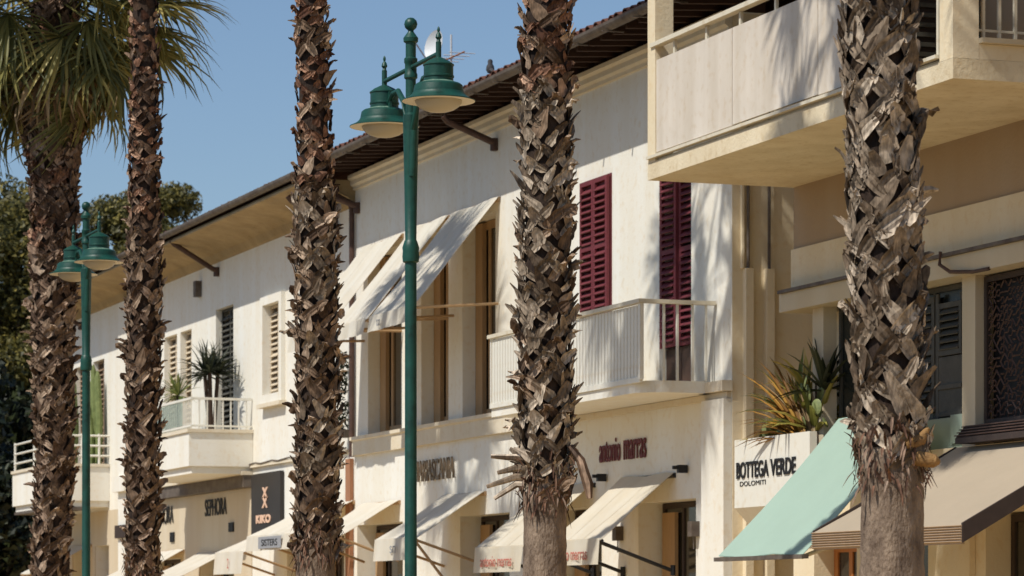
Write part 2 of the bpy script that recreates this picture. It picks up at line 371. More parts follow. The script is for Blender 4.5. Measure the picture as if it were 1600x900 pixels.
# corner pilaster at street level
MB().box(-.10, -.003, Y0 + .002, Y0 + .62, 0, 3.905).build('pilaster', M['plaster'], MBD)
MB().box(-.13, -.005, Y0 - .03, Y0 + .66, 3.985, 4.10).build('pilaster_cap', M['plaster_trim'], MBD)
MB().box(.19, .27, 43.5, 43.52, 0, 1).build('reveal_strip', M['plaster'], MBD)
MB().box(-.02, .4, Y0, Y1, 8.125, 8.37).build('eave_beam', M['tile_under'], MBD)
# roof: sheet of half-round tiles, the eave row tile by tile, rafters beneath
def roof(parent, y0, y1, xe, ze, xr, slope, tm):
    ny = int((y1 - y0) / .22) * 6; mb = MB(); nx = 10
    for j in range(nx + 1):
        x = xe + .25 + (xr - xe - .25) * j / nx
        for i in range(ny + 1):
            y = y0 + (y1 - y0) * i / ny
            mb.v.append((x, y, ze + (x - xe) * slope + .045 * abs(math.sin(math.pi * (y - y0) / .22)) + .03))
    for j in range(nx):
        for i in range(ny): k = j * (ny + 1) + i; mb.f.append((k, k + 1, k + ny + 2, k + ny + 1))
    rf = mb.build('roof', tm, parent, smooth=True)
    a = math.atan(slope)
    tb = MB(); n = 6                                # one barrel tile, open end to the street
    for (r, xx) in ((.095, -.05), (.075, .45)):
        for k in range(n + 1):
            w = math.pi * k / n; tb.v.append((xx, r * math.cos(w), r * math.sin(w) * .8))
        for k in range(n + 1):
            w = math.pi * k / n; tb.v.append((xx, (r - .016) * math.cos(w), (r - .016) * math.sin(w) * .8))
    q = 2 * (n + 1)
    for k in range(n):
        tb.f += [(k, k + 1, q + k + 1, q + k), (n + 1 + k, q + n + 1 + k, q + n + 2 + k, n + 2 + k), (k, n + 1 + k, n + 2 + k, k + 1)]
    me = tb.mesh('roof_tile', tm, True)
    y = y0 + .11; c = 0
    while y < y1 - .05 and c < 290:
        j = lambda s: rng.uniform(-s, s)
        put('roof_tile', me, rf, Matrix.Translation((xe + j(.015), y + j(.008), ze - .005 + j(.006))) @ Matrix.Rotation(-a + j(.03), 4, 'Y') @ Matrix.Rotation(j(.04), 4, 'Z'))
        put('roof_tile', me, rf, Matrix.Translation((xe - .02 + j(.01), y + .11, ze + .03)) @ Matrix.Rotation(-a, 4, 'Y') @ Matrix.Rotation(math.pi, 4, 'X'))
        y += .22; c += 2
    return rf
RF = roof(MBD, 31.3, 46.1, -.74, 8.25, 4.5, .28, M['tile'])
MB().prism([(4.5, 9.7), (9.4, 8.2), (9.4, 8.28), (4.5, 9.78)], 31.3, 46.1).build('rear_roof', M['tile'], MBD)
sof = MB()
y = 31.4
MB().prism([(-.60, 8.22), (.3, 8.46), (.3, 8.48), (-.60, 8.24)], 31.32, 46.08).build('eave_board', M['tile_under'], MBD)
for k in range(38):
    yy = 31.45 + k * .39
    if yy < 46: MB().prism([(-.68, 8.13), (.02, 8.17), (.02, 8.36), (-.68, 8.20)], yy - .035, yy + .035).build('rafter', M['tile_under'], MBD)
g = MB(); n = 8
prof = [(-.77 + .075 * math.cos(math.pi + math.pi * k / n), 8.235 + .085 * math.sin(math.pi + math.pi * k / n)) for k in range(n + 1)]
prof2 = [(-.77 + .062 * math.cos(math.pi + math.pi * k / n), 8.24 + .072 * math.sin(math.pi + math.pi * k / n)) for k in range(n + 1)]
g.prism(prof + prof2[::-1], 31.2, 46.1); gut = g.build('gutter', M['gutter'], MBD)
for k in range(16): MB().box(-.862, -.60, 31.8 + k * .93, 31.83 + k * .93, 8.135, 8.147).build('bracket', M['gutter'], gut)
MB().tube([(-.77, 46.0, 8.14), (-.70, 46.02, 8.0), (-.1, 46.08, 7.72), (-.06, 46.08, 7.62), (-.06, 46.08, 3.9)], .042, 10).build('downpipe', M['pipe_brown'], MBD, True)
MB().box(-.10, .0, 46.02, 46.14, 6.0, 6.05).build('pipe_clip', M['pipe_brown'], MBD)
def strut(parent, y, x0, z0, z1, r=.045):
    MB().tube([(x0, y, z0), (x0 + .06, y, z0 - .07), (-.12, y - .02, z1 + .05), (.02, y, z1)], r, 10).build('drain_pipe', M['pipe_brown'], parent, True)
    MB().tube([(-.03, y, z1 - .08), (-.03, y, z1 + .08)], .06, 10).build('pipe_end', M['pipe_brown'], parent, True)
strut(MBD, 39.7, -.74, 8.06, 7.72)
strut(MBD, 45.9, -.70, 7.92, 7.62)
# windows of the main front
for ya, yb, in ((39.75, 41.1), (41.7, 42.9), (43.8, 45.45)):
    w = window(MBD, ya + .01, yb - .01, 4.20, 6.84, .24, M['wood_frame'], .11, [yb - .42], curtain=(yb - .40, yb - .12))
    MB().box(.18, .24, yb - .30, yb - .02, 4.22, 6.82).build('window_jamb', M['wood_frame'], MBD)
# red shutters: closed window leaves (window 1) and the balcony door leaves
win = MB().box(-.012, -.004, 35.56, 36.50, 5.08, 6.82).build('window', M['red'], MBD)
shutter(MBD, 35.58, 36.025, 5.10, 6.80, -.045, M['red'], .078, .055)
shutter(MBD, 36.035, 36.48, 5.10, 6.80, -.045, M['red'], .078, .055)
dr = MB().box(.20, .30, 33.15, 34.07, 4.125, 6.74).build('balcony_door', M['dark_brown'], MBD)
shutter(MBD, 33.15, 33.60, 4.6, 6.73, .07, M['red'], .078, .055, label='red louvred door leaf ajar over a dark doorway', yaw=R(1))
shutter(MBD, 33.62, 34.06, 4.6, 6.73, .03, M['red'], .078, .055, yaw=R(2))
MB().box(.08, .13, 33.15, 33.60, 4.13, 4.59).build('door_panel', M['pipe_brown'], MBD)
MB().box(.08, .13, 33.62, 34.06, 4.13, 4.59).build('door_panel', M['pipe_brown'], MBD)
# curved-corner balcony with close vertical slats
BX, BY0, BY1 = -.90, 32.45, 37.4
pts = [(0.0, BY0 - .0), (-.55, BY0)] + [(-.55 - .33 * math.sin(a), BY0 + .30 * (1 - math.cos(a))) for a in [R(15 * k) for k in range(1, 7)]] + [(-.88, BY1), (0, BY1)]
bs = MB(); nb = len(pts)
def slabp(mb, pts, z0, z1):
    b = len(mb.v); n = len(pts); mb.v += [(x, y, z0) for x, y in pts] + [(x, y, z1) for x, y in pts]
    mb.f.append(tuple(range(b, b + n))); mb.f.append(tuple(range(b + 2 * n - 1, b + n - 1, -1)))
    for i in range(n): mb.f.append((b + i, b + n + i, b + n + (i + 1) % n, b + (i + 1) % n))
slabp(bs, pts, 3.985, 4.115)
BAL = bs.build('balcony', M['plaster'], MBD)
k = 0; y = BY0 + .04
slat = MB().box(-.014, .014, -.038, .038, 0, .80).mesh('slat', M['white_metal'])
while y < BY1 - .05:
    put('slat', slat, BAL, Matrix.Translation((BX + .02 + (.0), y, 4.14))); y += .098
MB().box(BX - .005, BX + .035, BY0, BY1, 4.09, 4.15).build('bottom_rail', M['white_metal'], BAL)
MB().box(BX - .03, BX + .05, BY0 - .05, BY1 + .03, 4.955, 5.0).build('handrail', M['rail'], BAL)
MB().box(BX + .052, -.02, BY0 - .05, BY0 + .03, 4.955, 4.998).build('handrail', M['rail'], BAL)
MB().box(BX - .01, BX + .035, BY0 - .03, BY0 + .03, 4.117, 4.953).build('post', M['white_metal'], BAL)
for xx in (-.62, -.46, -.28, -.12):
    MB().box(xx - .012, xx + .012, BY0 - .022, BY0 + .006, 4.117, 4.953).build('baluster', M['white_metal'], BAL)
MB().box(BX, BX + .03, BY1 - .03, BY1, 4.117, 4.953).build('post', M['white_metal'], BAL)
for xx in (-.7, -.5, -.3, -.1):
    MB().box(xx - .012, xx + .012, BY1 - .03, BY1 - .005, 4.117, 4.953).build('baluster', M['white_metal'], BAL)
# shop fronts at street level
def shopfront(parent, ya, yb, zt, x=.30, dark=M['dark_brown']):
    w = window(parent, ya + .01, yb - .01, .02, zt - .01, x, dark, .06, [yb - .62], curtain=None)
    MB().box(x - .05, x - .005, yb - .50, yb - .12, .1, zt - .12).build('door_leaf', M['wood_frame'], parent)
for ya, yb, zt in ((33.0, 34.72, 2.85), (35.9, 37.6, 2.85), (39.2, 41.2, 2.87), (43.75, 46.0, 2.87)): shopfront(MBD, ya, yb, zt)
for yy, zz in ((33.22, 3.16), (35.72, 3.16)):       # hooked black awning brackets
    MB().box(-.13, -.02, yy - .03, yy + .03, zz - .02, zz + .07).box(-.19, -.13, yy - .02, yy + .02, zz + .02, zz + .06).build('awning_bracket', M['black'], MBD)
for yy, zz in ((32.95, 2.42), (35.25, 2.42)):
    MB().box(-.10, -.004, yy - .06, yy + .06, zz, zz + .17).tube([(-.05, yy, zz), (-.05, yy, zz - .14)], .008, 6).build('wall_lamp', M['gutter'], MBD)
# two boxed pipes on the side wall
for xx in (.17, .42):
    MB().box(xx - .045, xx + .045, Y0 - .10, Y0 - .004, 0, 5.32).build('pipe_box', M['cream'], MBD)
    MB().tube([(xx, Y0 - .05, 5.32), (xx, Y0 - .05, 8.0)], .018, 8).build('thin_pipe', M['gutter'], MBD)
MB().box(.095, .12, Y0 - .06, Y0 - .004, 5.32, 8.0).build('edge_trim', M['cream'], MBD)
# brown painted pilaster between the shop fronts
MB().box(-.06, -.003, 46.18, 46.42, 0, 3.88).build('brown_pilaster', M['terracotta'], MBD)
# hanging creeper and small ledge by the pipe
cr_ = MB()
for k in range(260):
    z = rng.uniform(4.25, 5.5); p = Vector((-.12 + rng.gauss(0, .04), 46.35 + rng.gauss(0, .05), z)); d = Vector((rng.uniform(-1, 1), rng.uniform(-1, 1), rng.uniform(-1, .4))).normalized()
    cr_.strip([p, p + d * .05, p + d * .09], [.012, .02, .002], Vector((rng.uniform(-1, 1), .3, 1)))
cp = thing('creeper_plant', 'dark dried creeper in a grey pot on the small ledge by the brown downpipe', 'plant', (-.1, 46.35, 4.05))
cr_.build('foliage', M['yucca_dark'], cp); MB().lathe((-.12, 46.35, 4.2), [(.0, 0), (.10, 0), (.13, .12), (.0, .12)], 12).build('pot', M['gutter'], cp)

# ================================================================ LEFT BUILDING (white, cream soffit)
L0, L1 = 46.1, 66.85
LB = thing('long_building', 'long low white building with cream soffit, two boxed balconies and beige louvred shutters', 'building', (0, 57, 0))
holes = [(50.15, 51.15, 5.14, 6.62), (53.3, 54.5, 4.3, 6.85), (56.25, 57.1, 4.2, 6.67), (57.35, 58.35, 4.2, 6.67), (63.5, 64.55, 4.2, 6.67), (65.5, 66.3, 4.2, 6.67),
         (46.7, 48.6, 0, 2.75), (48.9, 49.9, 0, 2.75), (53.2, 55.6, 0, 2.55), (57, 59.6, 0, 2.55), (63.0, 64.3, 0, 2.9), (65.2, 66.5, 0, 2.9)]
wall_mb(L0 + .002, L1, 0, 7.93, .004, .42, holes).build('wall', M['plaster_left'], LB)
MB().box(.43, 9, L1 - .3, L1 - .01, 0, 7.9).build('side_wall', M['plaster_left'], LB)
MB().box(1.9, 2.0, L0 + .05, L1 - .35, 0, 7.9).build('inner_wall', M['tan_wall'], LB)
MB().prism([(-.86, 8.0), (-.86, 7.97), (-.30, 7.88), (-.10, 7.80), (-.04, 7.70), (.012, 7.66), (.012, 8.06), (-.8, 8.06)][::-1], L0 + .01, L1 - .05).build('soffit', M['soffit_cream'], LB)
g = MB(); prof = [(-.90 + .07 * math.cos(math.pi + math.pi * k / n), 8.15 + .085 * math.sin(math.pi + math.pi * k / n)) for k in range(n + 1)]
prof2 = [(-.90 + .058 * math.cos(math.pi + math.pi * k / n), 8.155 + .072 * math.sin(math.pi + math.pi * k / n)) for k in range(n + 1)]
g.prism(prof + prof2[::-1], L0 + .01, L1).build('gutter', M['gutter'], LB)
roof(LB, 46.12, 66.8, -.82, 8.14, 4.5, .28, M['tile'])
MB().prism([(4.5, 9.62), (9.4, 8.12), (9.4, 8.2), (4.5, 9.7)], 46.12, 66.8).build('rear_roof', M['tile'], LB)
strut(LB, 54.9 - .6, -.85, 8.02, 7.50)
strut(LB, 47.0, -.80, 7.9, 7.42)
strut(LB, 65.6, -.85, 8.02, 7.5)
MB().box(-.11, .0, 55.5, 55.68, 7.18, 7.46).build('wall_lamp', M['gutter'], LB)
MB().box(-.05, .0, 54.9, 55.02, 6.0, 6.2).build('meter_box', M['plaster_left'], LB)
MB().box(-.08, .003, 59.9, 59.93, 4, 7.7).build('cable', M['gutter'], LB)
MB().box(.16, .20, 50.16, 51.14, 5.15, 6.61).build('gap_backing', M['shut_brown'], LB)  # sheet added behind the slats to keep the gaps from going black
wall_mb(52.05, 60.6, 0, 3.655, -.012, .014, [(53.2, 55.6, 0, 2.55), (57, 59.6, 0, 2.55)]).build('shop_cladding', M['clad'], LB)
wall_mb(61.72, 66.8, 0, 3.595, -.012, .014, [(63.0, 64.3, 0, 2.9), (65.2, 66.5, 0, 2.9)]).build('shop_cladding', M['clad'], LB)
MB().tube([(-.055, 46.4 + .35 * k, 4.05 - .012 * (k % 3)) for k in range(17)] + [(-.06, 52.0, 3.95)], .014, 6).build('cable', M['gutter'], LB, True)
# framed window
fr_ = MB()
for a in ((50.0, 50.15, 5.0, 6.76), (51.15, 51.30, 5.0, 6.76), (50.15, 51.15, 6.62, 6.76), (50.15, 51.15, 5.0, 5.14)): fr_.box(-.07, .003, a[0], a[1], a[2], a[3])
fr_.build('window_surround', M['plaster_left'], LB)
MB().box(-.12, .002, 49.95, 51.35, 4.93, 4.995).build('window_sill', M['plaster_trim'], LB)
shutter(LB, 50.16, 50.64, 5.15, 6.61, .09, M['shut_cream'], .095, .04)
shutter(LB, 50.66, 51.14, 5.15, 6.61, .09, M['shut_cream'], .095, .04)
for ya, yb, zb_, m_ in ((53.31, 54.49, 4.3, 'shut_grey'), (56.26, 57.09, 4.22, 'shut_cream'), (57.36, 58.34, 4.22, 'shut_cream'), (63.51, 64.54, 4.22, 'shut_brown'), (65.51, 66.29, 4.22, 'shut_brown')):
    MB().box(.20, .24, ya, yb, zb_, 6.66).build('gap_backing', M['shut_brown' if m_ != 'shut_grey' else 'shut_grey'], LB); mdl = (ya + yb) / 2; zt = 6.84 if m_ == 'shut_grey' else 6.66
    shutter(LB, ya, mdl - .005, zb_, zt, .13, M[m_], .10, .04); shutter(LB, mdl + .005, yb, zb_, zt, .13, M[m_], .10, .04)
for ya, yb, zt in ((46.7, 48.6, 2.75), (48.9, 49.9, 2.75), (53.2, 55.6, 2.55), (57, 59.6, 2.55), (63.0, 64.3, 2.9), (65.2, 66.5, 2.9)): shopfront(LB, ya, yb, zt)
MB().box(-.05, .0, L0 + .35, 52.0, 3.98, 4.03).build('ledge', M['plaster_trim'], LB)
MB().box(-.16, .0, 52.02, 60.6, 3.66, 3.86).build('shop_cornice', M['gutter'], LB)
MB().box(-.20, .0, 52.0, 60.7, 3.865, 3.93).build('ledge', M['plaster_trim'], LB)
MB().box(-.14, .003, 60.75, 61.6, 0, 7.6).build('pilaster', M['plaster_left'], LB)
MB().box(-.24, .002, 60.65, 61.7, 3.9, 4.2).build('pilaster_band', M['plaster_left'], LB)
MB().box(-.20, .002, 60.72, 61.65, 3.0, 3.25).build('dark_band', M['dark_brown'], LB)
def box_balcony(y0, y1, xp, z0, zp, zr, style):
    b = MB().box(-xp + .06, -.0, y0 + .06, y1 - .06, z0 - .12, z0)                  # stepped underside
    b.box(-xp, 0.0, y0, y1, z0, z0 + .12)
    b.box(-xp, -xp + .1, y0, y1, z0 + .12, zp).box(-xp + .1, 0, y0, y0 + .1, z0 + .12, zp).box(-xp + .1, 0, y1 - .1, y1, z0 + .12, zp)
    B = b.build('balcony', M['plaster_left'], LB)
    MB().box(-xp - .03, -xp + .13, y0 - .03, y1 + .03, zp + .002, zp + .06).box(-xp + .13, .0, y0 - .03, y0 + .13, zp + .002, zp + .06).build('coping', M['plaster_trim'], B)
    if style == 'v':
        MB().box(-xp + .03, -xp + .07, y0, y1, zr - .04, zr).box(-xp + .07, 0, y0 + .03, y0 + .07, zr - .04, zr).build('handrail', M['white_metal'], B)
        MB().box(-xp + .035, -xp + .06, y0, y1, zp + .10, zp + .13).box(-xp + .07, 0, y0 + .035, y0 + .06, zp + .10, zp + .13).build('lower_rail', M['white_metal'], B)
        yy = y0 + .05
        bm_ = MB().box(-.011, .011, -.011, .011, 0, zr - zp - .10).mesh('baluster', M['white_metal'])
        while yy < y1: put('baluster', bm_, B, Matrix.Translation((-xp + .048, yy, zp + .06))); yy += .14
        for xx in np.arange(-xp + .19, -.02, .135): put('baluster', bm_, B, Matrix.Translation((xx, y0 + .048, zp + .06)))
    else:
        for q in (.22, .42, .62):
            MB().tube([(-xp + .05, y1, zp + q), (-xp + .05, y0 + .05, zp + q)], .022, 8).build('rail_bar', M['white_metal'], B)
            MB().tube([(-xp + .05, y0 + .05, zp + q), (0, y0 + .05, zp + q)], .022, 8).build('rail_bar', M['white_metal'], B)
        for yy in (y0 + .05, (y0 + y1) / 2, y1 - .05): MB().tube([(-xp + .05, yy, zp + .05), (-xp + .05, yy, zp + .66)], .024, 8).build('post', M['white_metal'], B)
        for xx in (-.55, -.2): MB().tube([(xx, y0 + .05, zp + .05), (xx, y0 + .05, zp + .66)], .024, 8).build('post', M['white_metal'], B)
    return B
box_balcony(52.0, 56.3, 1.10, 4.0, 4.56, 5.15, 'v')
box_balcony(63.0, 67.2, 1.15, 3.78, 4.46, 5.1, 'h')
MB().box(-1.065, -1.06, 52.6, 55.8, 4.7, 5.1).build('mesh_screen', M['clear'], LB)
MB().box(-1.13, -.45, 63.0, 67.1, 3.60, 3.655).build('balcony_beam', M['gutter'], LB)

# ================================================================ RIGHT BUILDING (cream, big corner balcony)
RB = thing('cream_building', 'cream building at the right with a big overhanging panelled balcony and taupe upper wall', 'building', (0, 24, 0))
R0, R1 = 14.0, 30.4
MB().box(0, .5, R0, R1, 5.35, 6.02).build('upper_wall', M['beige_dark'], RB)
MB().box(-.03, .5, R0, R1 + .003, 4.93, 5.348).build('wall_band', M['cream'], RB)
MB().box(-.12, .5, R0, R1 + .10, 4.70, 4.89).build('ledge', M['column'], RB)
MB().box(-.16, -.02, R0, R1 + .06, 4.892, 4.925).build('lead_gutter', M['gutter'], RB)
MB().tube([(-.18, 26.75, 4.94), (-.19, 26.75, 4.82), (-.16, 26.6, 4.74), (-.13, 26.2, 4.70), (-.125, 25.9, 4.70)], .018, 8).build('cable', M['pipe_brown'], RB)
wall_mb(R0, R1, 0, 3.12, .0, .4, [(27.35, 28.6, 0, 2.6), (24.6, 26.2, 0, 2.5), (20, 24.2, 0, 2.5), (28.9, 29.9, 0, 2.3)]).build('wall', M['cream'], RB)
MB().box(.4, 9, R1 - .3, R1 - .005, 0, 9).build('side_wall', M['cream'], RB)
MB().box(2.2, 2.3, R0, R1 - .3, 0, 9).build('inner_wall', M['dark_brown'], RB)
for ya, yb in ((29.72, 29.98), (26.44, 26.70), (23.9, 24.2), (20.5, 20.9)):
    MB().box(.02, .17, ya, yb, 3.125, 4.70).build('column', M['column'], RB)
# glazed loggia between the columns
w = window(RB, 26.71, 29.71, 3.13, 4.69, .19, M['shut_grey'], .05, [27.6, 28.5], panes_m=M['glass_dim'])
MB().box(.10, .115, 26.71, 29.71, 3.13, 3.42).build('glass_parapet', M['glass_green'], RB)
MB().box(.08, .095, 26.72, 27.05, 3.17, 3.44).build('meter_cover', M['glass_green'], RB)
MB().box(.165, .185, 26.95, 27.02, 3.13, 4.60).build('shutter_edge', M['shut_grey'], RB)
shutter(RB, 26.93, 27.42, 4.02, 4.52, .15, M['shut_grey'], .068, .05, mid=False)
shutter(RB, 27.5, 28.0, 3.5, 4.6, .16, M['shut_grey'], .068, .06, mid=True)
MB().box(.15, .17, 26.93, 27.42, 3.14, 4.01).box(.13, .149, 26.93, 27.42, 3.70, 3.74).box(.13, .149, 26.93, 27.42, 3.44, 3.47).build('shutter_panel', M['shut_grey'], RB)
MB().box(.15, .17, 27.43, 27.49, 3.14, 4.62).build('shutter_edge', M['shut_grey'], RB)
# dark carved screen to the right
def lattice(parent, ya, yb, za, zb, x, name='carved_screen'):
    mb = MB().box(x, x + .04, ya, ya + .05, za, zb).box(x, x + .04, yb - .05, yb, za, zb).box(x, x + .04, ya + .05, yb - .05, za, za + .05).box(x, x + .04, ya + .05, yb - .05, zb - .05, zb)
    s = mb.build(name, M['dark_brown'], parent); m2 = MB(); r2 = random.Random(3)
    y = ya + .08
    while y < yb - .05:
        z = za + .08
        while z < zb - .05:
            k = r2.randrange(5); a = r2.uniform(.025, .045)
            if k < 2: m2.tube([(x + .02, y + a * math.cos(t), z + a * math.sin(t)) for t in [R(60 * i + 10 * k) for i in range(6)]], .008, 4)
            else: m2.tube([(x + .02, y - a, z - a * (k - 3)), (x + .02, y + a, z + a * (k - 3))], .009, 4)
            z += .075
        y += .075
    o = m2.build('carving', M['pipe_brown'], s); o['kind'] = 'stuff'
    return s
lattice(RB, 24.22, 26.42, 3.31, 4.68, .10)
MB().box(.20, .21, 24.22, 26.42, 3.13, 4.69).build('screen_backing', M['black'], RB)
lattice(RB, 22.0, 24.9, .1, 2.5, .12)
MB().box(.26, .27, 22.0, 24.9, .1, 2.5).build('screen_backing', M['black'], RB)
sb = MB().prism([(.02, 3.13), (-.20, 3.13), (-.20, 3.18), (-.10, 3.30), (.02, 3.30)][::-1], 22, 26.42).build('awning_box', M['dark_brown'], RB)
for k in range(4): MB().box(-.205 + k * .025, -.19 + k * .025, 22.0, 26.43, 3.20 + k * .028, 3.21 + k * .028).build('ridge', M['pipe_brown'], sb)
window(RB, 24.62, 26.18, .02, 2.48, .25, M['dark_brown'], .07, [25.3])
window(RB, 27.36, 28.59, .02, 2.58, .22, M['wood_orange'], .09, [28.0])
window(RB, 28.91, 29.89, .02, 2.28, .22, M['wood_orange'], .09, [29.5])
for ya in (26.4, 24.3): MB().box(-.06, -.003, ya, ya + .25, 0, 3.0).build('pilaster', M['cream'], RB)
# the big balcony
PX, P0, P1 = -1.64, 23.7, 30.4
MB().box(PX, .5, P0, P1, 6.0, 6.17).build('balcony_slab', M['slab'], RB)
MB().box(PX - .0, PX + .20, P1 - .20, P1, 6.172, 9.0).build('corner_post', M['cream'], RB)
MB().box(PX - .0, PX + .24, P0, P0 + .24, 6.172, 9.0).build('corner_post', M['cream'], RB)
par = MB().box(PX + .03, PX + .08, P0 + .242, P1 - .202, 6.172, 6.20).build('balcony_curb', M['rail'], RB)
MB().box(PX - .035, PX + .03, P0 + .25, P1 - .03, 6.205, 6.235).build('drip_rail', M['rail'], RB)
ys_ = [P1 - .205 - 1.93 * k for k in range(4)]
for k in range(3):
    a, b = max(ys_[k + 1] + .012, P0 + .245), ys_[k]
    MB().box(PX + .012, PX + .03, a, b, 6.262 + (k % 2) * .006, 7.20).build('balcony_panel', M['panel'], RB)
hr = MB().box(PX - .02, PX + .07, P0 + .25, P1 - .10, 7.34, 7.385).build('handrail', M['rail'], RB)
y = P1 - .62
while y > P0 + .3:
    MB().box(PX + .032, PX + .06, y - .02, y + .02, 6.24, 7.338).build('baluster', M['rail'], RB); y -= .82
MB().box(PX + .072, 0, P1 - .09, P1 - .04, 7.30, 7.34).build('handrail', M['rail'], RB)
# end face of the balcony: low wall, sill and vertical bars before a dark interior
MB().box(PX + .242, .5, P0 + .003, P0 + .22, 6.172, 6.30).build('end_wall', M['cream'], RB)
MB().box(PX + .242, .5, P0 - .06, P0 + .24, 6.302, 6.345).build('end_sill', M['column'], RB)
for k in range(9):
    xx = PX + .33 + k * .15; MB().box(xx - .013, xx + .013, P0 + .08, P0 + .11, 6.36, 7.3).build('bar', M['rail'], RB)
MB().box(PX + .242, .0, P0 + .085, P0 + .105, 6.42, 6.44).build('cross_bar', M['rail'], RB)
MB().box(PX + .242, .0, P0 + .07, P0 + .12, 7.3, 7.34).build('handrail', M['rail'], RB)
MB().box(PX - .1, 9.2, R0, P1 + .1, 9.002, 9.25).build('roof_slab', M['cream'], RB)
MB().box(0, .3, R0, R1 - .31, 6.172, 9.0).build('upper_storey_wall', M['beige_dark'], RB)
MB().box(PX + .5, -.01, P0 + 2.6, P0 + 2.7, 6.172, 9.0).build('balcony_partition', M['dark_brown'], RB)
lt = MB()
for k in range(26): lt.box(PX + .52, -.02, P0 + 2.56, P0 + 2.59, 6.3 + k * .09, 6.34 + k * .09)
lt.build('louvre_screen', M['shut_grey'], RB)['kind'] = 'stuff'

# ================================================================ AWNINGS
def awning(label, ya, yb, zt, zf, xf, drop, m, group, xw=-.03, arms=True, arm_m='wood_frame', sag=.03, scallop=0, pleats=0, valance_lean=.03, arm_z=None, name='awning', seams=True):
    A = thing(name, label, 'awning', (xw, (ya + yb) / 2, zf), group)
    nx, ny = 10, 6; mb = MB()
    for top in (0, 1):
        for i in range(nx + 1):
            t = i / nx
            for j in range(ny + 1):
                s = j / ny; x = xw + (xf - xw) * t; z = zt + (zf - zt) * t - sag * math.sin(math.pi * t) * (.4 + .6 * math.sin(math.pi * s)) + .011 * math.sin(9 * s + 5 * t)
                mb.v.append((x, ya + (yb - ya) * s, z - .006 * top))
    q = (nx + 1) * (ny + 1)
    for i in range(nx):
        for j in range(ny):
            k = i * (ny + 1) + j; mb.f += [(k, k + 1, k + ny + 2, k + ny + 1), (q + k, q + k + ny + 1, q + k + ny + 2, q + k + 1)]
    mb.build('canopy', m, A, True)
    for q_ in range(1, max(2, round((yb - ya) / .6)) if seams else 1):
        s_ = q_ / max(2, round((yb - ya) / .6)); sm_ = MB(); yy = ya + (yb - ya) * s_
        for i in range(nx + 1):
            t = i / nx; x = xw + (xf - xw) * t; z = zt + (zf - zt) * t - sag * math.sin(math.pi * t) * (.4 + .6 * math.sin(math.pi * s_)) + .011 * math.sin(9 * s_ + 5 * t) + .004
            sm_.v += [(x, yy - .009, z), (x, yy + .009, z), (x, yy, z + .0015)]
        for i in range(nx):
            k = i * 3; sm_.f += [(k, k + 2, k + 5, k + 3), (k + 2, k + 1, k + 4, k + 5)]
        sm_.build('seam', m, A)
    if drop:
        v = MB(); nn = 24
        for i in range(nn + 1):
            s = i / nn; wob = .012 * math.sin(s * 17 + ya) + .006 * math.sin(s * 41)
            zb = zf - drop + (scallop * abs(math.sin(math.pi * s * round((yb - ya) / .22))) if scallop else 0)
            for t in (0, .5, 1): v.v.append((xf - .012 - valance_lean * t + wob * t, ya + (yb - ya) * s, zf + .012 + (zb - zf) * t))
        for i in range(nn):
            for t in (0, 1): k = i * 3 + t; v.f.append((k, k + 1, k + 4, k + 3))
        v.build('valance', m, A, True)
    MB().tube([(xf + .02, ya, zf - .02), (xf + .02, yb, zf - .02)], .02, 8).build('front_bar', M[arm_m], A, True)
    MB().tube([(xw + .02, ya, zt - .03), (xw + .02, yb, zt - .03)], .03, 8).build('roller', M[arm_m], A, True)
    if arms:
        az = arm_z if arm_z is not None else zf - .35
        for yy in (ya + .04, yb - .04): MB().tube([(xf + .03, yy, zf - .03), (-.02, yy, az)], .019, 8).build('arm', M[arm_m], A, True)
    return A
G1 = 'white awnings over the tall upper windows'
u3 = awning('white awning over the nearest tall upper window, dappled by palm shade', 39.55, 41.45, 7.02, 5.56, -1.2, .22, M['canvas_white'], G1, arm_z=5.62)
u2 = awning('middle white awning of the three over the tall upper windows, behind the green lamp post', 41.62, 43.2, 7.02, 5.56, -1.2, .22, M['canvas_white'], G1, arm_z=5.6)
u1 = awning('white awning over the farthest tall upper window, half hidden by the third palm trunk', 43.7, 45.6, 7.0, 5.6, -1.15, .22, M['canvas_white'], G1, arm_z=5.6)
text_obj('lettering', 'tn', .10, .16, M['letter_grey'], u3, -1.262, 40.9, 5.40, .002)
for yy in (41.5,):
    pass
G2 = 'cream shop awnings along the pavement'
D = awning('cream shop awning with red lettering and black arms, nearest the white corner pilaster', 33.58, 35.2, 3.16, 2.40, -.92, .30, M['canvas'], G2, arms=False, arm_m='black', sag=.015)
C = awning('cream shop awning with red lettering, half hidden behind the spiky palm trunk', 36.1, 37.87, 3.14, 2.37, -.92, .32, M['canvas'], G2, arms=False, arm_m='black', sag=.015)
for aw, y0_, y1_ in ((D, 33.62, 35.16), (C, 36.14, 37.83)):
    for yy in (y0_, y1_): MB().tube([(-.90, yy, 2.36), (-.05, yy - .02, 2.05)], .022, 8).tube([(-.03, yy - .02, 1.99), (-.03, yy - .02, 2.11)], .03, 8).build('arm', M['black'], aw, True)
text_obj('lettering', 'antonio marras', .13, 1.15, M['letter_pink'], D, -.975, 34.45, 2.17, .002)
text_obj('lettering', 'antonio marras', .13, 1.15, M['letter_pink'], C, -.975, 36.98, 2.13, .002)
B = awning('long white shop awning left of the spiky palm trunk', 40.1, 41.85, 3.18, 2.55, -1.0, .30, M['canvas_white'], G2)
text_obj('lettering', 'sn', .10, .25, M['letter_grey'], B, -1.058, 40.9, 2.36, .002)
MB().tube([(-.98, 40.14, 2.5), (-.5, 40.14, 1.9), (-.02, 40.14, 1.3)], .02, 8).build('arm', M['wood_frame'], B)
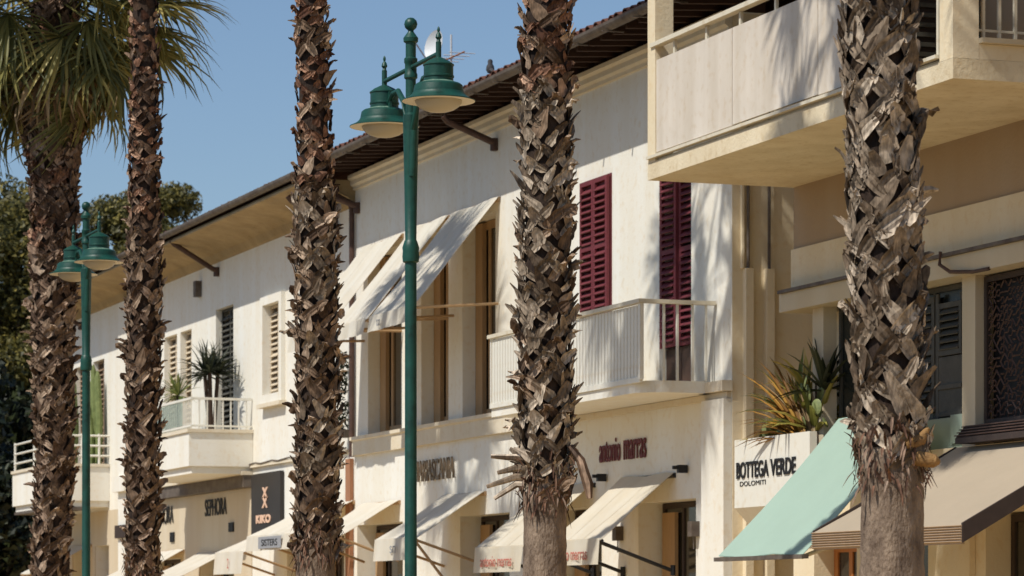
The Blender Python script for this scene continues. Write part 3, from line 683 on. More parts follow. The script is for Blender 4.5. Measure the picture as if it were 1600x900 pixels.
A_ = awning('short white shop awning between the brown pilaster and the lamp post', 43.85, 45.6, 3.18, 2.66, -.92, .0, M['canvas_white'], G2)
E = awning('white shop awning with a grey printed valance under the black sign', 46.1, 48.6, 3.25, 2.74, -1.0, .24, M['canvas_white'], G2)
bl = MB().box(-1.062, -1.055, 46.45, 47.75, 2.54, 2.72).build('printed_band', M['letter_grey'], E)
text_obj('lettering', 'SISTERS', .10, .9, M['letter_dark'], E, -1.066, 47.1, 2.58, .002)
F = awning('white shop awning with a tiny printed emblem on its valance, lower than its neighbour', 48.8, 50.6, 3.0, 2.52, -1.0, .36, M['canvas_white'], G2)
text_obj('lettering', '2', .16, .09, M['letter_pink'], F, -1.062, 49.6, 2.26, .002)
H1 = awning('steep white shop awning under the shaded lettered wall', 53.3, 55.6, 2.62, 2.15, -1.0, .2, M['canvas_white'], G2)
H2 = awning('steep white shop awning under the sunlit lettered wall, right beside the second palm', 56.7, 59.4, 2.7, 2.1, -1.1, .0, M['canvas_white'], G2)
H3 = awning('small white awning below the farthest balcony', 64.6, 66.6, 2.95, 2.35, -1.1, .0, M['canvas_white'], G2)
MG = awning('mint green fabric awning without valance over the shop beside the white planter', 26.95, 28.9, 3.50, 2.12, -1.5, .0, M['canvas_mint'], None, xw=-.2, arms=False, sag=.06, seams=False)
MB().box(-1.53, -1.46, 26.9, 28.95, 2.075, 2.115).build('front_rail', M['gutter'], MG)
for yy in (27.05, 28.8): MB().tube([(-1.46, yy, 2.09), (-.7, yy + .1, 2.35), (-.03, yy, 2.9)], .02, 8).build('arm', M['rail'], MG)
TA = thing('awning', 'broad taupe awning with pleated box valance and dark brown side edge', 'awning', (-.7, 25.2, 2.2))
ct = MB(); nx, ny = 8, 8
for top in (0, 1):
    for i in range(nx + 1):
        for j in range(ny + 1):
            t, s = i / nx, j / ny; ct.v.append((-.04 - 1.46 * t, 23.82 + 2.88 * s, 3.11 - .80 * t - .02 * math.sin(math.pi * t) - .008 * top))
q = (nx + 1) * (ny + 1)
for i in range(nx):
    for j in range(ny): k = i * (ny + 1) + j; ct.f += [(k, k + 1, k + ny + 2, k + ny + 1), (q + k, q + k + ny + 1, q + k + ny + 2, q + k + 1)]
ct.build('canopy', M['canvas_taupe'], TA, True)
for k in range(7): MB().prism([(-1.505, 2.31 - k * .022), (-1.522, 2.303 - k * .022), (-1.505, 2.291 - k * .022)], 23.8, 26.72).build('pleat', M['taupe_pleat'], TA)
MB().box(-1.504, -1.47, 23.82, 26.70, 2.15, 2.31).build('valance', M['taupe_pleat'], TA)
for yy in (23.79, 26.70): MB().prism([(-.04, 3.12), (-.04, 2.98), (-1.50, 2.16), (-1.50, 2.325)], yy, yy + .03).build('side_edge', M['dark_brown'], TA)

# ================================================================ SIGNS
s = thing('shop_sign', 'dark red raised lettering on the shaded wall under the curved balcony', 'sign', (-.02, 35.0, 3.35))
text_obj('lettering', 'antonio', .28, .68, M['letter_red'], s, -.016, 35.60, 3.37, .006, bold=.008)
text_obj('lettering', 'marras', .235, .70, M['letter_red'], s, -.016, 34.80, 3.37, .006, bold=.008)
s = thing('shop_sign', 'tall bronze raised letters on the white wall just right of the green lamp post', 'sign', (-.02, 42.3, 3.4))
text_obj('lettering', 'MARIASCANIA', .30, 1.75, M['letter_bronze'], s, -.03, 42.25, 3.40, .010)
s = thing('shop_sign', 'black raised lettering with a small black square on the sunlit wall beside the second palm', 'sign', (-.02, 58.4, 3.1))
text_obj('lettering', 'SEPHORA', .32, 1.55, M['letter_dark'], s, -.028, 58.3, 3.2, .006, bold=.0)
MB().box(-.04, -.014, 57.45, 57.75, 2.85, 3.03).build('emblem', M['letter_dark'], s)
s = thing('shop_sign', 'black raised lettering with a small black square on the shaded wall under the boxed balcony', 'sign', (-.02, 54.5, 3.1))
text_obj('lettering', 'SEPHORA', .30, 1.50, M['letter_dark'], s, -.028, 54.4, 3.25, .006, bold=.0)
MB().box(-.04, -.014, 53.18, 53.48, 2.94, 3.1).build('emblem', M['letter_dark'], s)
s = thing('shop_sign', 'black rectangular sign panel with a peach emblem and name, left of the third palm', 'sign', (-.05, 50.9, 2.9))
MB().box(-.07, -.01, 50.05, 51.85, 2.85, 3.86).build('board', M['sign_black'], s)
text_obj('lettering', 'X', .18, .36, M['letter_peach'], s, -.08, 50.95, 3.44, .006, bold=.03)
text_obj('lettering', 'X', .18, .36, M['letter_peach'], s, -.08, 50.95, 3.28, .006, bold=.03)
text_obj('lettering', 'KIKO', .14, .9, M['letter_peach'], s, -.08, 51.05, 3.03, .006, bold=.05)
# white planter box with its sign
PL = thing('planter_box', 'white planter box with black shop lettering wedged between the two buildings', 'planter', (-.2, 30.2, 2.7))
MB().prism([(-.32, 2.68), (-.32, 3.40), (-.24, 3.40), (-.24, 3.15), (.30, 3.15), (.30, 2.28), (-.02, 2.36)], 29.32, 31.2).build('trough', M['white_metal'], PL)
MB().box(-.238, .29, 29.34, 31.18, 3.152, 3.28).build('soil', M['soil'], PL)
text_obj('lettering', 'BOTTEGA', .175, .82, M['letter_dark'], PL, -.328, 30.72, 2.985, .005, bold=.02)
text_obj('lettering', 'VERDE', .175, .62, M['letter_dark'], PL, -.328, 29.95, 2.985, .005, bold=.02)
text_obj('lettering', 'DOLOMITI', .05, .66, M['letter_dark'], PL, -.324, 30.72, 2.905, .002)

# ================================================================ PLANTS
def tuft(c, n, L, wid, el=(20, 85), droop=.5, r=rng, az=(0, 360)):
    mb = MB()
    for k in range(n):
        a = R(r.uniform(*az)); e = R(r.uniform(*el)); l_ = L * r.uniform(.7, 1.1); p = Vector(c); d = Vector((math.cos(a) * math.cos(e), math.sin(a) * math.cos(e), math.sin(e)))
        pts = [p]; 
        for q in range(5): d = (d + Vector((0, 0, -droop * .12 * (q + .5)))).normalized(); pts.append(pts[-1] + d * l_ / 5)
        mb.strip(pts, [wid * .5, wid, wid, wid * .8, wid * .5, .001], Vector((0, 0, 1)))
    return mb
def yucca(x, y, z, h, L, m, label, n=46, stems=1):
    t = thing('yucca_plant', label, 'plant', (x, y, z))
    for k in range(stems):
        dx, dy = (rng.uniform(-.15, .15), rng.uniform(-.25, .25)) if stems > 1 else (0, 0)
        MB().tube([(x, y, z), (x + dx * .5, y + dy * .5, z + h * .5), (x + dx, y + dy, z + h)], .035, 8).build('stem', M['pine_bark'], t)
        tuft((x + dx, y + dy, z + h), n, L, .022, (-20, 88), .45).build('foliage', m, t)
    MB().lathe((x, y, z), [(0, 0), (.14, 0), (.18, .28), (.15, .28), (0, .26)], 14).build('pot', M['terracotta'], t)
yucca(-.55, 55.0, 4.12, 1.25, .52, M['yucca'], 'bright green spiky yucca in a pot at the far end of the nearer boxed balcony', 40)
yucca(-.45, 53.0, 4.12, 1.5, .62, M['yucca_dark'], 'dark spiky yucca with several stems at the near end of the boxed balcony', 44, 3)
t = thing('spiky_plant', 'low grey green grassy plant spilling through the balcony railing beside the second palm', 'plant', (-.85, 55.6, 4.56))
tuft((-.85, 55.6, 4.62), 60, .55, .014, (-10, 80), .8).build('foliage', M['yucca'], t)
tuft((-.8, 54.6, 4.60), 40, .4, .014, (-10, 80), .8).build('foliage', M['yucca'], t)
for (cx, cy, lab) in ((-.26, 63.42, 'tall green columnar cactus on the far balcony, right of the far lamp post'), (-.32, 65.0, 'green branching cactus on the far balcony, beside the first palm')):
    t = thing('cactus', lab, 'cactus', (cx, cy, 3.9)); cb = MB()
    for k in range(6):
        bx, by = cx + rng.uniform(-.14, .14), cy + rng.uniform(-.2, .2); h = rng.uniform(1.5, 2.65)
        cb.tube([(bx, by, 3.95), (bx + .03, by, 3.95 + h * .6), (bx, by + .04, 3.95 + h * .95), (bx, by + .04, 3.95 + h)], [.06, .075, .06, .015], 8)
    cb.build('stem', M['cactus'], t, True)
    MB().lathe((cx, cy, 3.9), [(0, 0), (.22, 0), (.28, .3), (.24, .3), (0, .28)], 14).build('pot', M['terracotta'], t)
# plants in the white planter
t = thing('strappy_plant', 'orange brown strappy leaves fanning out over the left end of the white planter', 'plant', (-.15, 30.5, 3.28))
tuft((-.16, 29.75, 3.3), 64, 1.15, .024, (6, 60), .35, az=(80, 112)).build('foliage', M['orange_leaf'], t)
tuft((-.05, 29.8, 3.3), 20, .9, .018, (25, 75), .3, az=(60, 130)).build('dry_foliage', M['frond_dry'], t)
t = thing('broad_leaved_plant', 'dense yellow green broad-leaved clump in the middle of the white planter', 'plant', (-.05, 30.4, 3.28))
for (yy, zz, n_, L_) in ((30.7, 3.3, 26, .5), (30.3, 3.35, 30, .75), (29.95, 3.4, 30, .85), (30.15, 3.85, 22, .5)): tuft((.04, yy, zz), n_, L_, .036, (20, 88), .55).build('foliage', M['leaf_olive'], t)
t = thing('spiky_shrub', 'dark green spiky shrub rising at the right end of the white planter against the column', 'plant', (0, 29.7, 3.28))
tuft((.05, 29.75, 3.85), 36, .55, .036, (0, 80), .4).build('foliage', M['yucca_dark'], t)
tuft((.0, 30.3, 3.55), 26, .75, .030, (25, 85), .5, az=(30, 170)).build('green_foliage', M['yucca'], t)
MB().tube([(.02, 29.85, 3.28), (.04, 29.9, 3.95)], .03, 8).build('stem', M['pine_bark'], t)
t = thing('prickly_pear', 'prickly pear cactus with pale green pads amid the planter', 'cactus', (-.1, 30.0, 3.28))
pad = MB(); N = 14
for rr, xx in ((0, .018), (.75, .016), (1, 0), (.75, -.016), (0, -.018)):
    for k in range(N): w = 2 * math.pi * k / N; pad.v.append((xx, rr * .09 * math.sin(w) * (1 + .15 * math.cos(w)), .12 + rr * .12 * math.cos(w)))
for i in range(4):
    for k in range(N): pad.f.append((i * N + k, i * N + (k + 1) % N, (i + 1) * N + (k + 1) % N, (i + 1) * N + k))
padm = pad.mesh('pad', M['pad'], True)
for k in range(34):
    y = rng.uniform(29.5, 30.9); z = 3.28 + rng.uniform(0, .62) * (1 if y < 30.4 else .3)
    put('pad', padm, t, Matrix.Translation((rng.uniform(-.2, .05), y, z)) @ Matrix.Rotation(rng.uniform(-.9, .9), 4, 'X') @ Matrix.Rotation(rng.uniform(-1.2, 1.2), 4, 'Z') @ Matrix.Scale(rng.uniform(.5, .85), 4))

# ================================================================ ROOF ITEMS
t = thing('satellite_dish', 'pale satellite dish on the tiled roof behind the street lamp', 'satellite dish', (.9, 45.0, 8.7))
d = MB(); dv = Vector((-.94, -.30, .2)).normalized(); q = dv.to_track_quat('Z', 'Y').to_matrix(); cc = Vector((.9, 45.0, 9.96))
for r_, zz in ((0, -.05), (.08, -.045), (.16, -.015), (.22, .03)):
    for k in range(20): w = 2 * math.pi * k / 20; d.v.append(tuple(cc + q @ Vector((r_ * math.cos(w), r_ * math.sin(w) * 1.05, zz))))
for i in range(3):
    for k in range(20): d.f.append((i * 20 + k, i * 20 + (k + 1) % 20, (i + 1) * 20 + (k + 1) % 20, (i + 1) * 20 + k))
d.build('dish', M['dish'], t, True)
MB().tube([(.95, 45.0, 8.6), (.95, 45.0, 9.92)], .02, 8).build('mast', M['dish'], t)
MB().tube([tuple(cc + q @ Vector((0, -.3, .04))), tuple(cc + q @ Vector((0, -.05, .38)))], .012, 6).build('feed_arm', M['dish'], t)
t = thing('roof_antenna', 'thin television aerial with short crossbars on the tiled roof', 'antenna', (1.0, 44.0, 8.7))
MB().tube([(1.0, 44.55, 8.6), (1.0, 44.55, 10.05)], .015, 6).build('mast', M['dish'], t)
MB().tube([(.95, 45.1, 9.7), (1.0, 43.95, 9.7)], .012, 6).build('boom', M['terracotta'], t)
for k in range(5): MB().tube([(.8, 44.05 + k * .25, 9.7), (1.2, 44.05 + k * .25, 9.7)], .007, 6).build('crossbar', M['dish'], t)
t = MB(); by_ = 37.85; bx_ = -.74; bz = 8.32
prof = [(0, 0), (.035, .01), (.055, .05), (.05, .09), (.03, .125), (.034, .15), (.025, .175), (0, .185)]
t.lathe((bx_, by_, bz), prof, 10); t.tube([(bx_, by_ - .02, bz + .05), (bx_, by_ - .14, bz + .0)], [.035, .012], 6); t.tube([(bx_, by_ + .02, bz + .155), (bx_, by_ + .055, bz + .15)], [.012, .002], 5)
tag(t.build('pigeon', M['bird'], smooth=True), 'small dark pigeon perched on the edge of the tiled roof', 'bird')

# ================================================================ STREET LAMPS
def street_lamp(x, y, label, rot=0):
    Lp = thing('street_lamp', label, 'street lamp', (x, y, 0), 'green twin-headed street lamps')
    MB().lathe((x, y, 0), [(0, 0), (.16, 0), (.16, .25), (.12, .3), (.10, .9), (.065, 1.0), (.048, 1.05), (.045, 4.28), (.062, 4.29), (.066, 4.33), (.062, 4.37), (.066, 4.40), (.050, 4.45),
                           (.044, 4.46), (.050, 4.85), (.062, 5.42), (.040, 5.44), (.040, 5.98), (.056, 5.99), (.058, 6.02), (.036, 6.05), (.022, 6.07), (.022, 6.085)], 20).build('pole', M['lamp'], Lp, True)
    MB().lathe((x, y, 6.075), [(.0, 0), (.025, .006), (.044, .024), (.052, .052), (.044, .08), (.025, .098), (0, .104)], 16).build('ball_finial', M['lamp'], Lp, True)
    cl = MB().lathe((x, y, 5.70), [(.041, 0), (.052, .01), (.052, .04), (.046, .05), (.046, .12), (.052, .13), (.052, .16), (.041, .17)], 16)
    cl.build('collar', M['lamp'], Lp, True)
    MB().tube([(x, y - .68, 5.79), (x, y + .68, 5.79)], .018, 10).build('cross_arm', M['lamp'], Lp, True)
    for sg in (-1, 1):
        yy = y + sg * .68
        # curved brace rising from the fluted pole to the lamp head
        MB().tube([(x, y + sg * .04, 4.95), (x, y + sg * .08, 5.30), (x, y + sg * .17, 5.55), (x, y + sg * .32, 5.66), (x, y + sg * .46, 5.66), (x, y + sg * .58, 5.60)], [.03, .028, .024, .022, .02, .018], 10).build('brace', M['lamp'], Lp, True)
        H = MB().lathe((x, yy, 0), [(.0, 5.995), (.008, 5.985), (.012, 5.965), (.007, 5.95), (.018, 5.935), (.024, 5.91), (.014, 5.895), (.016, 5.88), (.021, 5.875), (.021, 5.76), (.030, 5.75)], 14).build('finial', M['lamp'], Lp, True)
        cp_ = MB().lathe((x, yy, 0), [(.0, 5.7600), (.03, 5.7570), (.085, 5.7300), (.105, 5.7138), (.118, 5.7057), (.118, 5.6976), (.112, 5.6936), (.112, 5.6247), (.118, 5.6206), (.118, 5.6085), (.112, 5.6044), (.112, 5.5842), (.122, 5.5761)], 24).build('lamp_housing', M['lamp'], Lp, True)
        MB().lathe((x, yy, 0), [(.122, 5.5769), (.14, 5.5680), (.165, 5.5615)], 24).build('dusty_collar', M['lamp_dust'], Lp, True)
        sh = MB().lathe((x, yy, 0), [(.165, 5.5615), (.182, 5.5477), (.190, 5.5113), (.192, 5.4951), (.197, 5.4910), (.199, 5.4829), (.225, 5.4586), (.262, 5.4400), (.277, 5.4352), (.277, 5.4287), (.262, 5.4311), (.20, 5.4352)], 32)
        sh = sh.build('lamp_shade', M['lamp'], Lp, True)
        MB().lathe((x, yy, 0), [(.275, 5.4283), (.235, 5.4238), (.18, 5.4344), (.0, 5.4627)], 32).build('reflector', M['lamp_inner'], sh, True)
        MB().lathe((x, yy, 0), [(.178, 5.4335), (.176, 5.4181), (.155, 5.3898), (.12, 5.3671), (.07, 5.3509), (.0, 5.3461)], 28).build('glass_bowl', M['lamp_glass'], sh, True)
        MB().box(x - .01, x + .01, yy - sg * .125, yy - sg * .165, 5.545, 5.69).build('bracket', M['lamp'], Lp)
street_lamp(-6.4, 23.55, 'near green twin-headed street lamp standing before the awnings')
street_lamp(-6.4, 35.40, 'far green twin-headed street lamp between the first and second palms')

# ================================================================ PALMS
def boot_mesh(r, m, w=.10, h=.13, stub=.13, sw=.036, out=.07, leg=.024, Rt=.19, kind='fork'):
    """One split leaf base: two legs clasping the trunk, joining into a stub that bends away from it. Local: x across, y out, z up."""
    mb = MB()
    def ribbon(pts, ws, th, up, curl=.35):
        b = len(mb.v); n_ = len(pts)
        for i, p in enumerate(pts):
            t = (pts[min(i + 1, n_ - 1)] - pts[max(i - 1, 0)]).normalized(); a = t.cross(up); a = a.normalized() if a.length > 1e-3 else Vector((1, 0, 0)); nn = a.cross(t).normalized()
            if nn.y < 0: nn = -nn; a = -a
            w = ws[i]; q = w * curl; e1, e2 = r.uniform(.85, 1.15), r.uniform(.85, 1.15)
            mb.v += [tuple(p - a * w * e1 + nn * q * e1), tuple(p - a * w * .45), tuple(p + nn * th[i] * .5), tuple(p + a * w * .45), tuple(p + a * w * e2 + nn * q * e2), tuple(p - nn * th[i])]
        for i in range(n_ - 1):
            for k in range(6): mb.f.append((b + i * 6 + k, b + i * 6 + (k + 1) % 6, b + (i + 1) * 6 + (k + 1) % 6, b + (i + 1) * 6 + k))
        e = b + (n_ - 1) * 6; mb.f.append(tuple(e + k for k in range(6)))
    if kind == 'tongue':                             # a broad curled tongue lying slantwise on the trunk, its tip lifting
        sg = r.choice((-1, 1)); ang = R(r.uniform(14, 50)) * sg; L = (h + stub) * r.uniform(.6, 1.15); o = out * r.uniform(.25, 1.3); pts = []
        bend = r.uniform(-.5, .3) * ang; x, z = -math.sin(ang) * L * .45, 0
        for k in range(6):
            t = k / 5; pts.append(Vector((x, .010 + .012 * t + o * t ** 2.4 - x * x / (2 * Rt), z - (L * .12 * t ** 4 if o > out else 0)))); g_ = ang + bend * t
            x += math.sin(g_) * L / 5; z += math.cos(g_) * L / 5
        w_ = sw * r.uniform(.8, 1.35); k_ = r.uniform(.15, .75)
        ribbon(pts, [w_ * 1.0, w_ * 1.25, w_ * 1.15, w_ * .9, w_ * (.35 + .45 * k_), w_ * k_ * .6], [.010, .012, .012, .010, .007, .003], Vector((0, 1, .2)), r.uniform(-.25, .65))
        return mb.mesh('leaf_base', m, False)
    hj = h * r.uniform(.8, 1.2); lean = r.uniform(-.06, .06); o0 = .012
    j = Vector((lean * .5, .030, hj)); sk = r.uniform(-.3, .3)
    for sg in (-1, 1):
        ww = w * r.uniform(.8, 1.2); pts = []
        for k in range(4):
            t = k / 3; x = sg * ww * (1 - t) ** .9 + j.x * t; pts.append(Vector((x, o0 + (j.y - o0) * t - x * x / (2 * Rt) + r.uniform(-.004, .012), hj * t * (1 + sk * sg * (1 - t)))))
        ribbon(pts, [leg * r.uniform(.5, .9), leg * 1.15, leg * 1.3, leg * .9], [.007, .009, .011, .009], Vector((0, 1, 0)))
    L = stub * r.uniform(.6, 1.35); o = out * r.uniform(.4, 1.4)
    def at_(t, dx=0): return Vector((j.x + lean * t * 1.6 + dx, j.y + o * t ** 1.5, hj - .03 + L * t - (L * .45 * t ** 3 if o > out else 0)))
    sw_ = sw * r.uniform(.8, 1.25)
    if r.random() < .55:                             # end torn into two prongs
        cut = r.uniform(.35, .6)
        ribbon([at_(0), at_(cut * .5), at_(cut)], [sw_ * .9, sw_ * 1.15, sw_ * 1.05], [.011, .012, .009], Vector((0, 1, .3)))
        for sg in (-1, 1):
            e_ = r.uniform(.75, 1.1); k = r.uniform(.3, .9)
            ribbon([at_(cut * .9, sg * sw_ * .5), at_((cut + e_) / 2, sg * sw_ * (.5 + k * .4)), at_(e_, sg * sw_ * (.5 + k))], [sw_ * .5, sw_ * .42, sw_ * .12], [.008, .006, .003], Vector((0, 1, .3)))
    else:
        ribbon([at_(k / 4) for k in range(5)], [sw_ * .9, sw_ * 1.15, sw_, sw_ * r.uniform(.7, .95), sw_ * r.uniform(.3, .8)], [.012, .013, .012, .008, .004], Vector((0, 1, .3)))
    return mb.mesh('leaf_base', m, False)

BOOTS = {}
def boots_for(key, m, **kw):
    r = random.Random(hash(key) % 1000 if False else sum(map(ord, key)))
    return [boot_mesh(r, m, kind='tongue' if q % 3 == 0 else 'fork', **kw) for q in range(18)]
BK = {
 'grey':  boots_for('grey', M['boot_grey'], w=.125, h=.15, stub=.12, sw=.040, out=.050, leg=.036),
 'hook':  boots_for('hook', M['boot_grey'], w=.110, h=.11, stub=.12, sw=.044, out=.115, leg=.034),
 'brown': boots_for('brown', M['boot_brown'], w=.110, h=.11, stub=.10, sw=.040, out=.070, leg=.034),
 'red':   boots_for('red', M['boot_red'], w=.090, h=.08, stub=.06, sw=.042, out=.030, leg=.036),
 'dark':  boots_for('dark', M['boot_dark'], w=.110, h=.12, stub=.10, sw=.040, out=.065, leg=.034),
}

def fan_mesh(r, m, pet=1.0, fan=.8, nseg=26, spread=118, droop=.5, hang=0):
    """Palmate leaf: petiole along +x, folded segments radiating from its end."""
    mb = MB(); mp = MB(); N_ = 5; pts = [Vector((pet * k / N_, 0, -.12 * pet * (k / N_) ** 2)) for k in range(N_ + 1)]
    hub = pts[-1]
    for s_ in range(nseg):
        a = R(-spread + 2 * spread * s_ / (nseg - 1) + r.uniform(-3, 3)); l_ = fan * (1 - .28 * abs(a) / R(spread)) * r.uniform(.85, 1.08)
        hg = R(hang); d = Vector((math.cos(a) * math.cos(hg), math.sin(a), -math.cos(a) * math.sin(hg) + r.uniform(-.05, .12))).normalized(); p = hub.copy(); P = [p.copy()]; dr = droop * r.uniform(.5, 1.6)
        for k in range(5): d = (d + Vector((0, 0, -dr * .13 * k))).normalized(); p = p + d * l_ / 5; P.append(p.copy())
        mb.strip(P, [.007, .024, .027, .020, .012, .001], Vector((0, 0, 1)))
    b = len(mb.v); mb.tube([tuple(p) for p in pts], [.022, .018, .015, .013, .012, .010], 5)
    return mb.mesh('frond', m, False)

FR = [fan_mesh(random.Random(i), M['frond'], 1.05, .95, 30, 115, .45 + .12 * i) for i in range(5)]
FH = [fan_mesh(random.Random(40 + i), M['frond'], 1.0, 1.0, 32, 110, .7, 35 + 12 * i) for i in range(4)]
FD = [fan_mesh(random.Random(20 + i), M['frond_dry'], .85, .8, 26, 95, 1.6) for i in range(4)]
camv = Vector((CAMX, 0, CAMZ))
def palm(x, y, zbare, ztop, label, rfun, kindfun, axis, visible_top, skirt=None, core_m='trunk_core', lean=(0, 0), crown='shade', seed=1, dens=62, spike=None):
    r = random.Random(seed)
    P = thing('palm_tree', label, 'palm tree', (x, y, 0), 'palm trees along the pavement')
    def ax(z): d = axis(z); return Vector((x + d[0], y + d[1], z))
    # trunk: bare column below, dark fibrous core above
    mb = MB(); nn = 40; zs = np.arange(0, ztop + .01, .06)
    for z in zs:
        c = ax(z); rr = rfun(z) * (1 if z < zbare + .15 else .89)
        for k in range(nn):
            w = 2 * math.pi * k / nn; q = rr * (1 + .035 * math.sin(3 * w + z * 1.3 + seed) + (.02 * math.sin(z * 47 + 2 * math.sin(w * 2)) + .03 * max(0, math.sin(w * 9 + 1.5 * math.sin(z * 2.1))) ** 3 * -1 if z < zbare + .15 else 0) + r.uniform(-.012, .012))
            mb.v.append((c.x + q * math.cos(w), c.y + q * math.sin(w), z))
    nz_ = len(zs); nb_ = sum(1 for z in zs if z < zbare + .12)
    def faces(a, b): return [(i * nn + k, i * nn + (k + 1) % nn, (i + 1) * nn + (k + 1) % nn, (i + 1) * nn + k) for i in range(a, b) for k in range(nn)]
    t1 = MB(); t1.v = list(mb.v[:(nb_ + 1) * nn]); t1.f = faces(0, nb_); t1.build('trunk', M['trunk_bare'], P, True)
    t2 = MB(); t2.v = list(mb.v[nb_ * nn:]); t2.f = faces(0, nz_ - nb_ - 1); t2.build('upper_trunk', M[core_m], P, True)
    # leaf bases in crossing spirals
    items = []; z = zbare; i = 0
    while z < ztop - .05:
        a = i * R(137.508) + r.uniform(-.05, .05); items.append((z + r.uniform(-.015, .015), a, r.random(), r.randrange(18), r.choice((.8, .9, .95, 1, 1.05, 1.2)))); i += 1
        z += 1.0 / dens * (rfun(min(z, ztop)) / .19) ** -1 * (1 if z < visible_top + .6 else 3)
    cand = []
    for it in items:
        n_ = Vector((math.cos(it[1]), math.sin(it[1]), 0)); c = ax(it[0]); v = (camv - c); v.z = 0; v.normalize()
        cand.append((n_.dot(v) if it[0] < visible_top + .3 else -2, it))
    order = sorted(range(len(cand)), key=lambda k: -cand[k][0]); single = set(k for k in order[:300] if cand[k][0] > -.35)
    vs, fs, mi = [], [], []; keys = list(BK)
    for k, (_, (z, a, u, vi, sc)) in enumerate(cand):
        key = kindfun(z, u); me = BK[key][vi]; c = ax(z); rr = rfun(z) * .92; n_ = Vector((math.cos(a), math.sin(a), 0))
        sc *= max(.75, rr / .19)
        Mw = Matrix.Translation(c + n_ * rr) @ Matrix.Rotation(a - math.pi / 2, 4, 'Z') @ Matrix.Rotation(r.uniform(-.12, .12), 4, 'Y') @ Matrix.Rotation(r.uniform(-.08, .12), 4, 'X') @ Matrix.Scale(sc, 4)
        if k in single: put('leaf_base', me, P, Mw)
        else:
            b = len(vs); co = np.empty(len(me.vertices) * 3); me.vertices.foreach_get('co', co); co = co.reshape(-1, 3)
            A = np.array(Mw); vs.extend((co @ A[:3, :3].T + A[:3, 3]).tolist())
            for pl in me.polygons: fs.append(tuple(b + q for q in pl.vertices)); mi.append(keys.index(key))
    rest = MB(); rest.v = vs; rest.f = fs
    a_ = np.array(vs); c_ = a_.mean(0); c_[2] = a_[:, 2].min(); me = bpy.data.meshes.new('leaf_bases'); me.from_pydata((a_ - c_).tolist(), [], fs)
    for q in keys: me.materials.append(BK[q][0].materials[0])
    me.polygons.foreach_set('material_index', mi); me.update()
    put('leaf_bases', me, P, Matrix.Translation(Vector(c_)))['kind'] = 'stuff'
    # ragged fibre where the leaf bases end
    fb = MB()
    for k in range(230):
        a = r.uniform(0, 6.283); z = zbare + r.uniform(-.05, .34); c = ax(z); rr = rfun(z) + r.uniform(.0, .035); p = c + Vector((math.cos(a), math.sin(a), 0)) * rr
        d = Vector((math.cos(a) * .25 + r.uniform(-.4, .4), math.sin(a) * .25 + r.uniform(-.4, .4), r.choice((-1, -1, 1)) * r.uniform(.6, 1))).normalized(); l_ = r.uniform(.03, .12)
        fb.strip([p, p + d * l_ * .5, p + d * l_ + Vector((0, 0, -.02))], [.006, .009, .002], Vector((math.cos(a), math.sin(a), .1)))
    fb.build('fibre', M['fibre'], P)['kind'] = 'stuff'
    top = ax(ztop)
    if crown == 'full':
        for k, (da, e) in enumerate(((-.15, 14), (.12, 2), (-.02, -14), (.3, -22), (-.35, -5), (.05, 30), (.25, 18))):   # the side of the crown that reaches past the next trunk
            put('frond', FR[k % 5], P, Matrix.Translation((top.x, top.y, ztop - .35)) @ Matrix.Rotation(R(-20) + da, 4, 'Z') @ Matrix.Rotation(R(-e), 4, 'Y') @ Matrix.Rotation(.3 * (k % 3 - 1), 4, 'X') @ Matrix.Scale(1.12, 4))
        for k in range(86):
            a = k * R(137.5) + r.uniform(-.2, .2); e = 72 - 150 * ((k + .5) / 86) ** .75
            me = FD[k % 4] if e < -62 or (e < -40 and k % 2 == 0) else (FH[k % 4] if e < 5 and k % 3 else FR[k % 5])
            zz = ztop - .8 * k / 86
            put('frond', me, P, Matrix.Translation((top.x, top.y, zz)) @ Matrix.Rotation(a, 4, 'Z') @ Matrix.Rotation(R(-e), 4, 'Y') @ Matrix.Rotation(r.uniform(-.5, .5), 4, 'X') @ Matrix.Scale(r.uniform(.85, 1.1), 4))
    else:
        for k in range(28):
            a = k * R(137.5); e = 80 - 165 * ((k + .5) / 28); zz = ztop - (.6 if e > -40 else .6 + 1.6 * r.random())
            me = FD[k % 4] if e < -40 else FR[k % 5]
            put('frond', me, P, Matrix.Translation((top.x, top.y, zz)) @ Matrix.Rotation(a, 4, 'Z') @ Matrix.Rotation(R(-max(e, -84)), 4, 'Y') @ Matrix.Scale(.7 if e < -40 else 1.0, 4))
    return P, ax

def lin(z, pts):
    zs, vs = [p[0] for p in pts], [p[1] for p in pts]; return float(np.interp(z, zs, vs))
PX_ = -6.4
def tilt(pts, leanz=None):
    # sideways drift of the trunk as seen across the street
    def f(z):
        d = lin(z, pts); e = lin(z, leanz) if leanz else 0
        return (.9415 * d, -.337 * d + e)
    return f
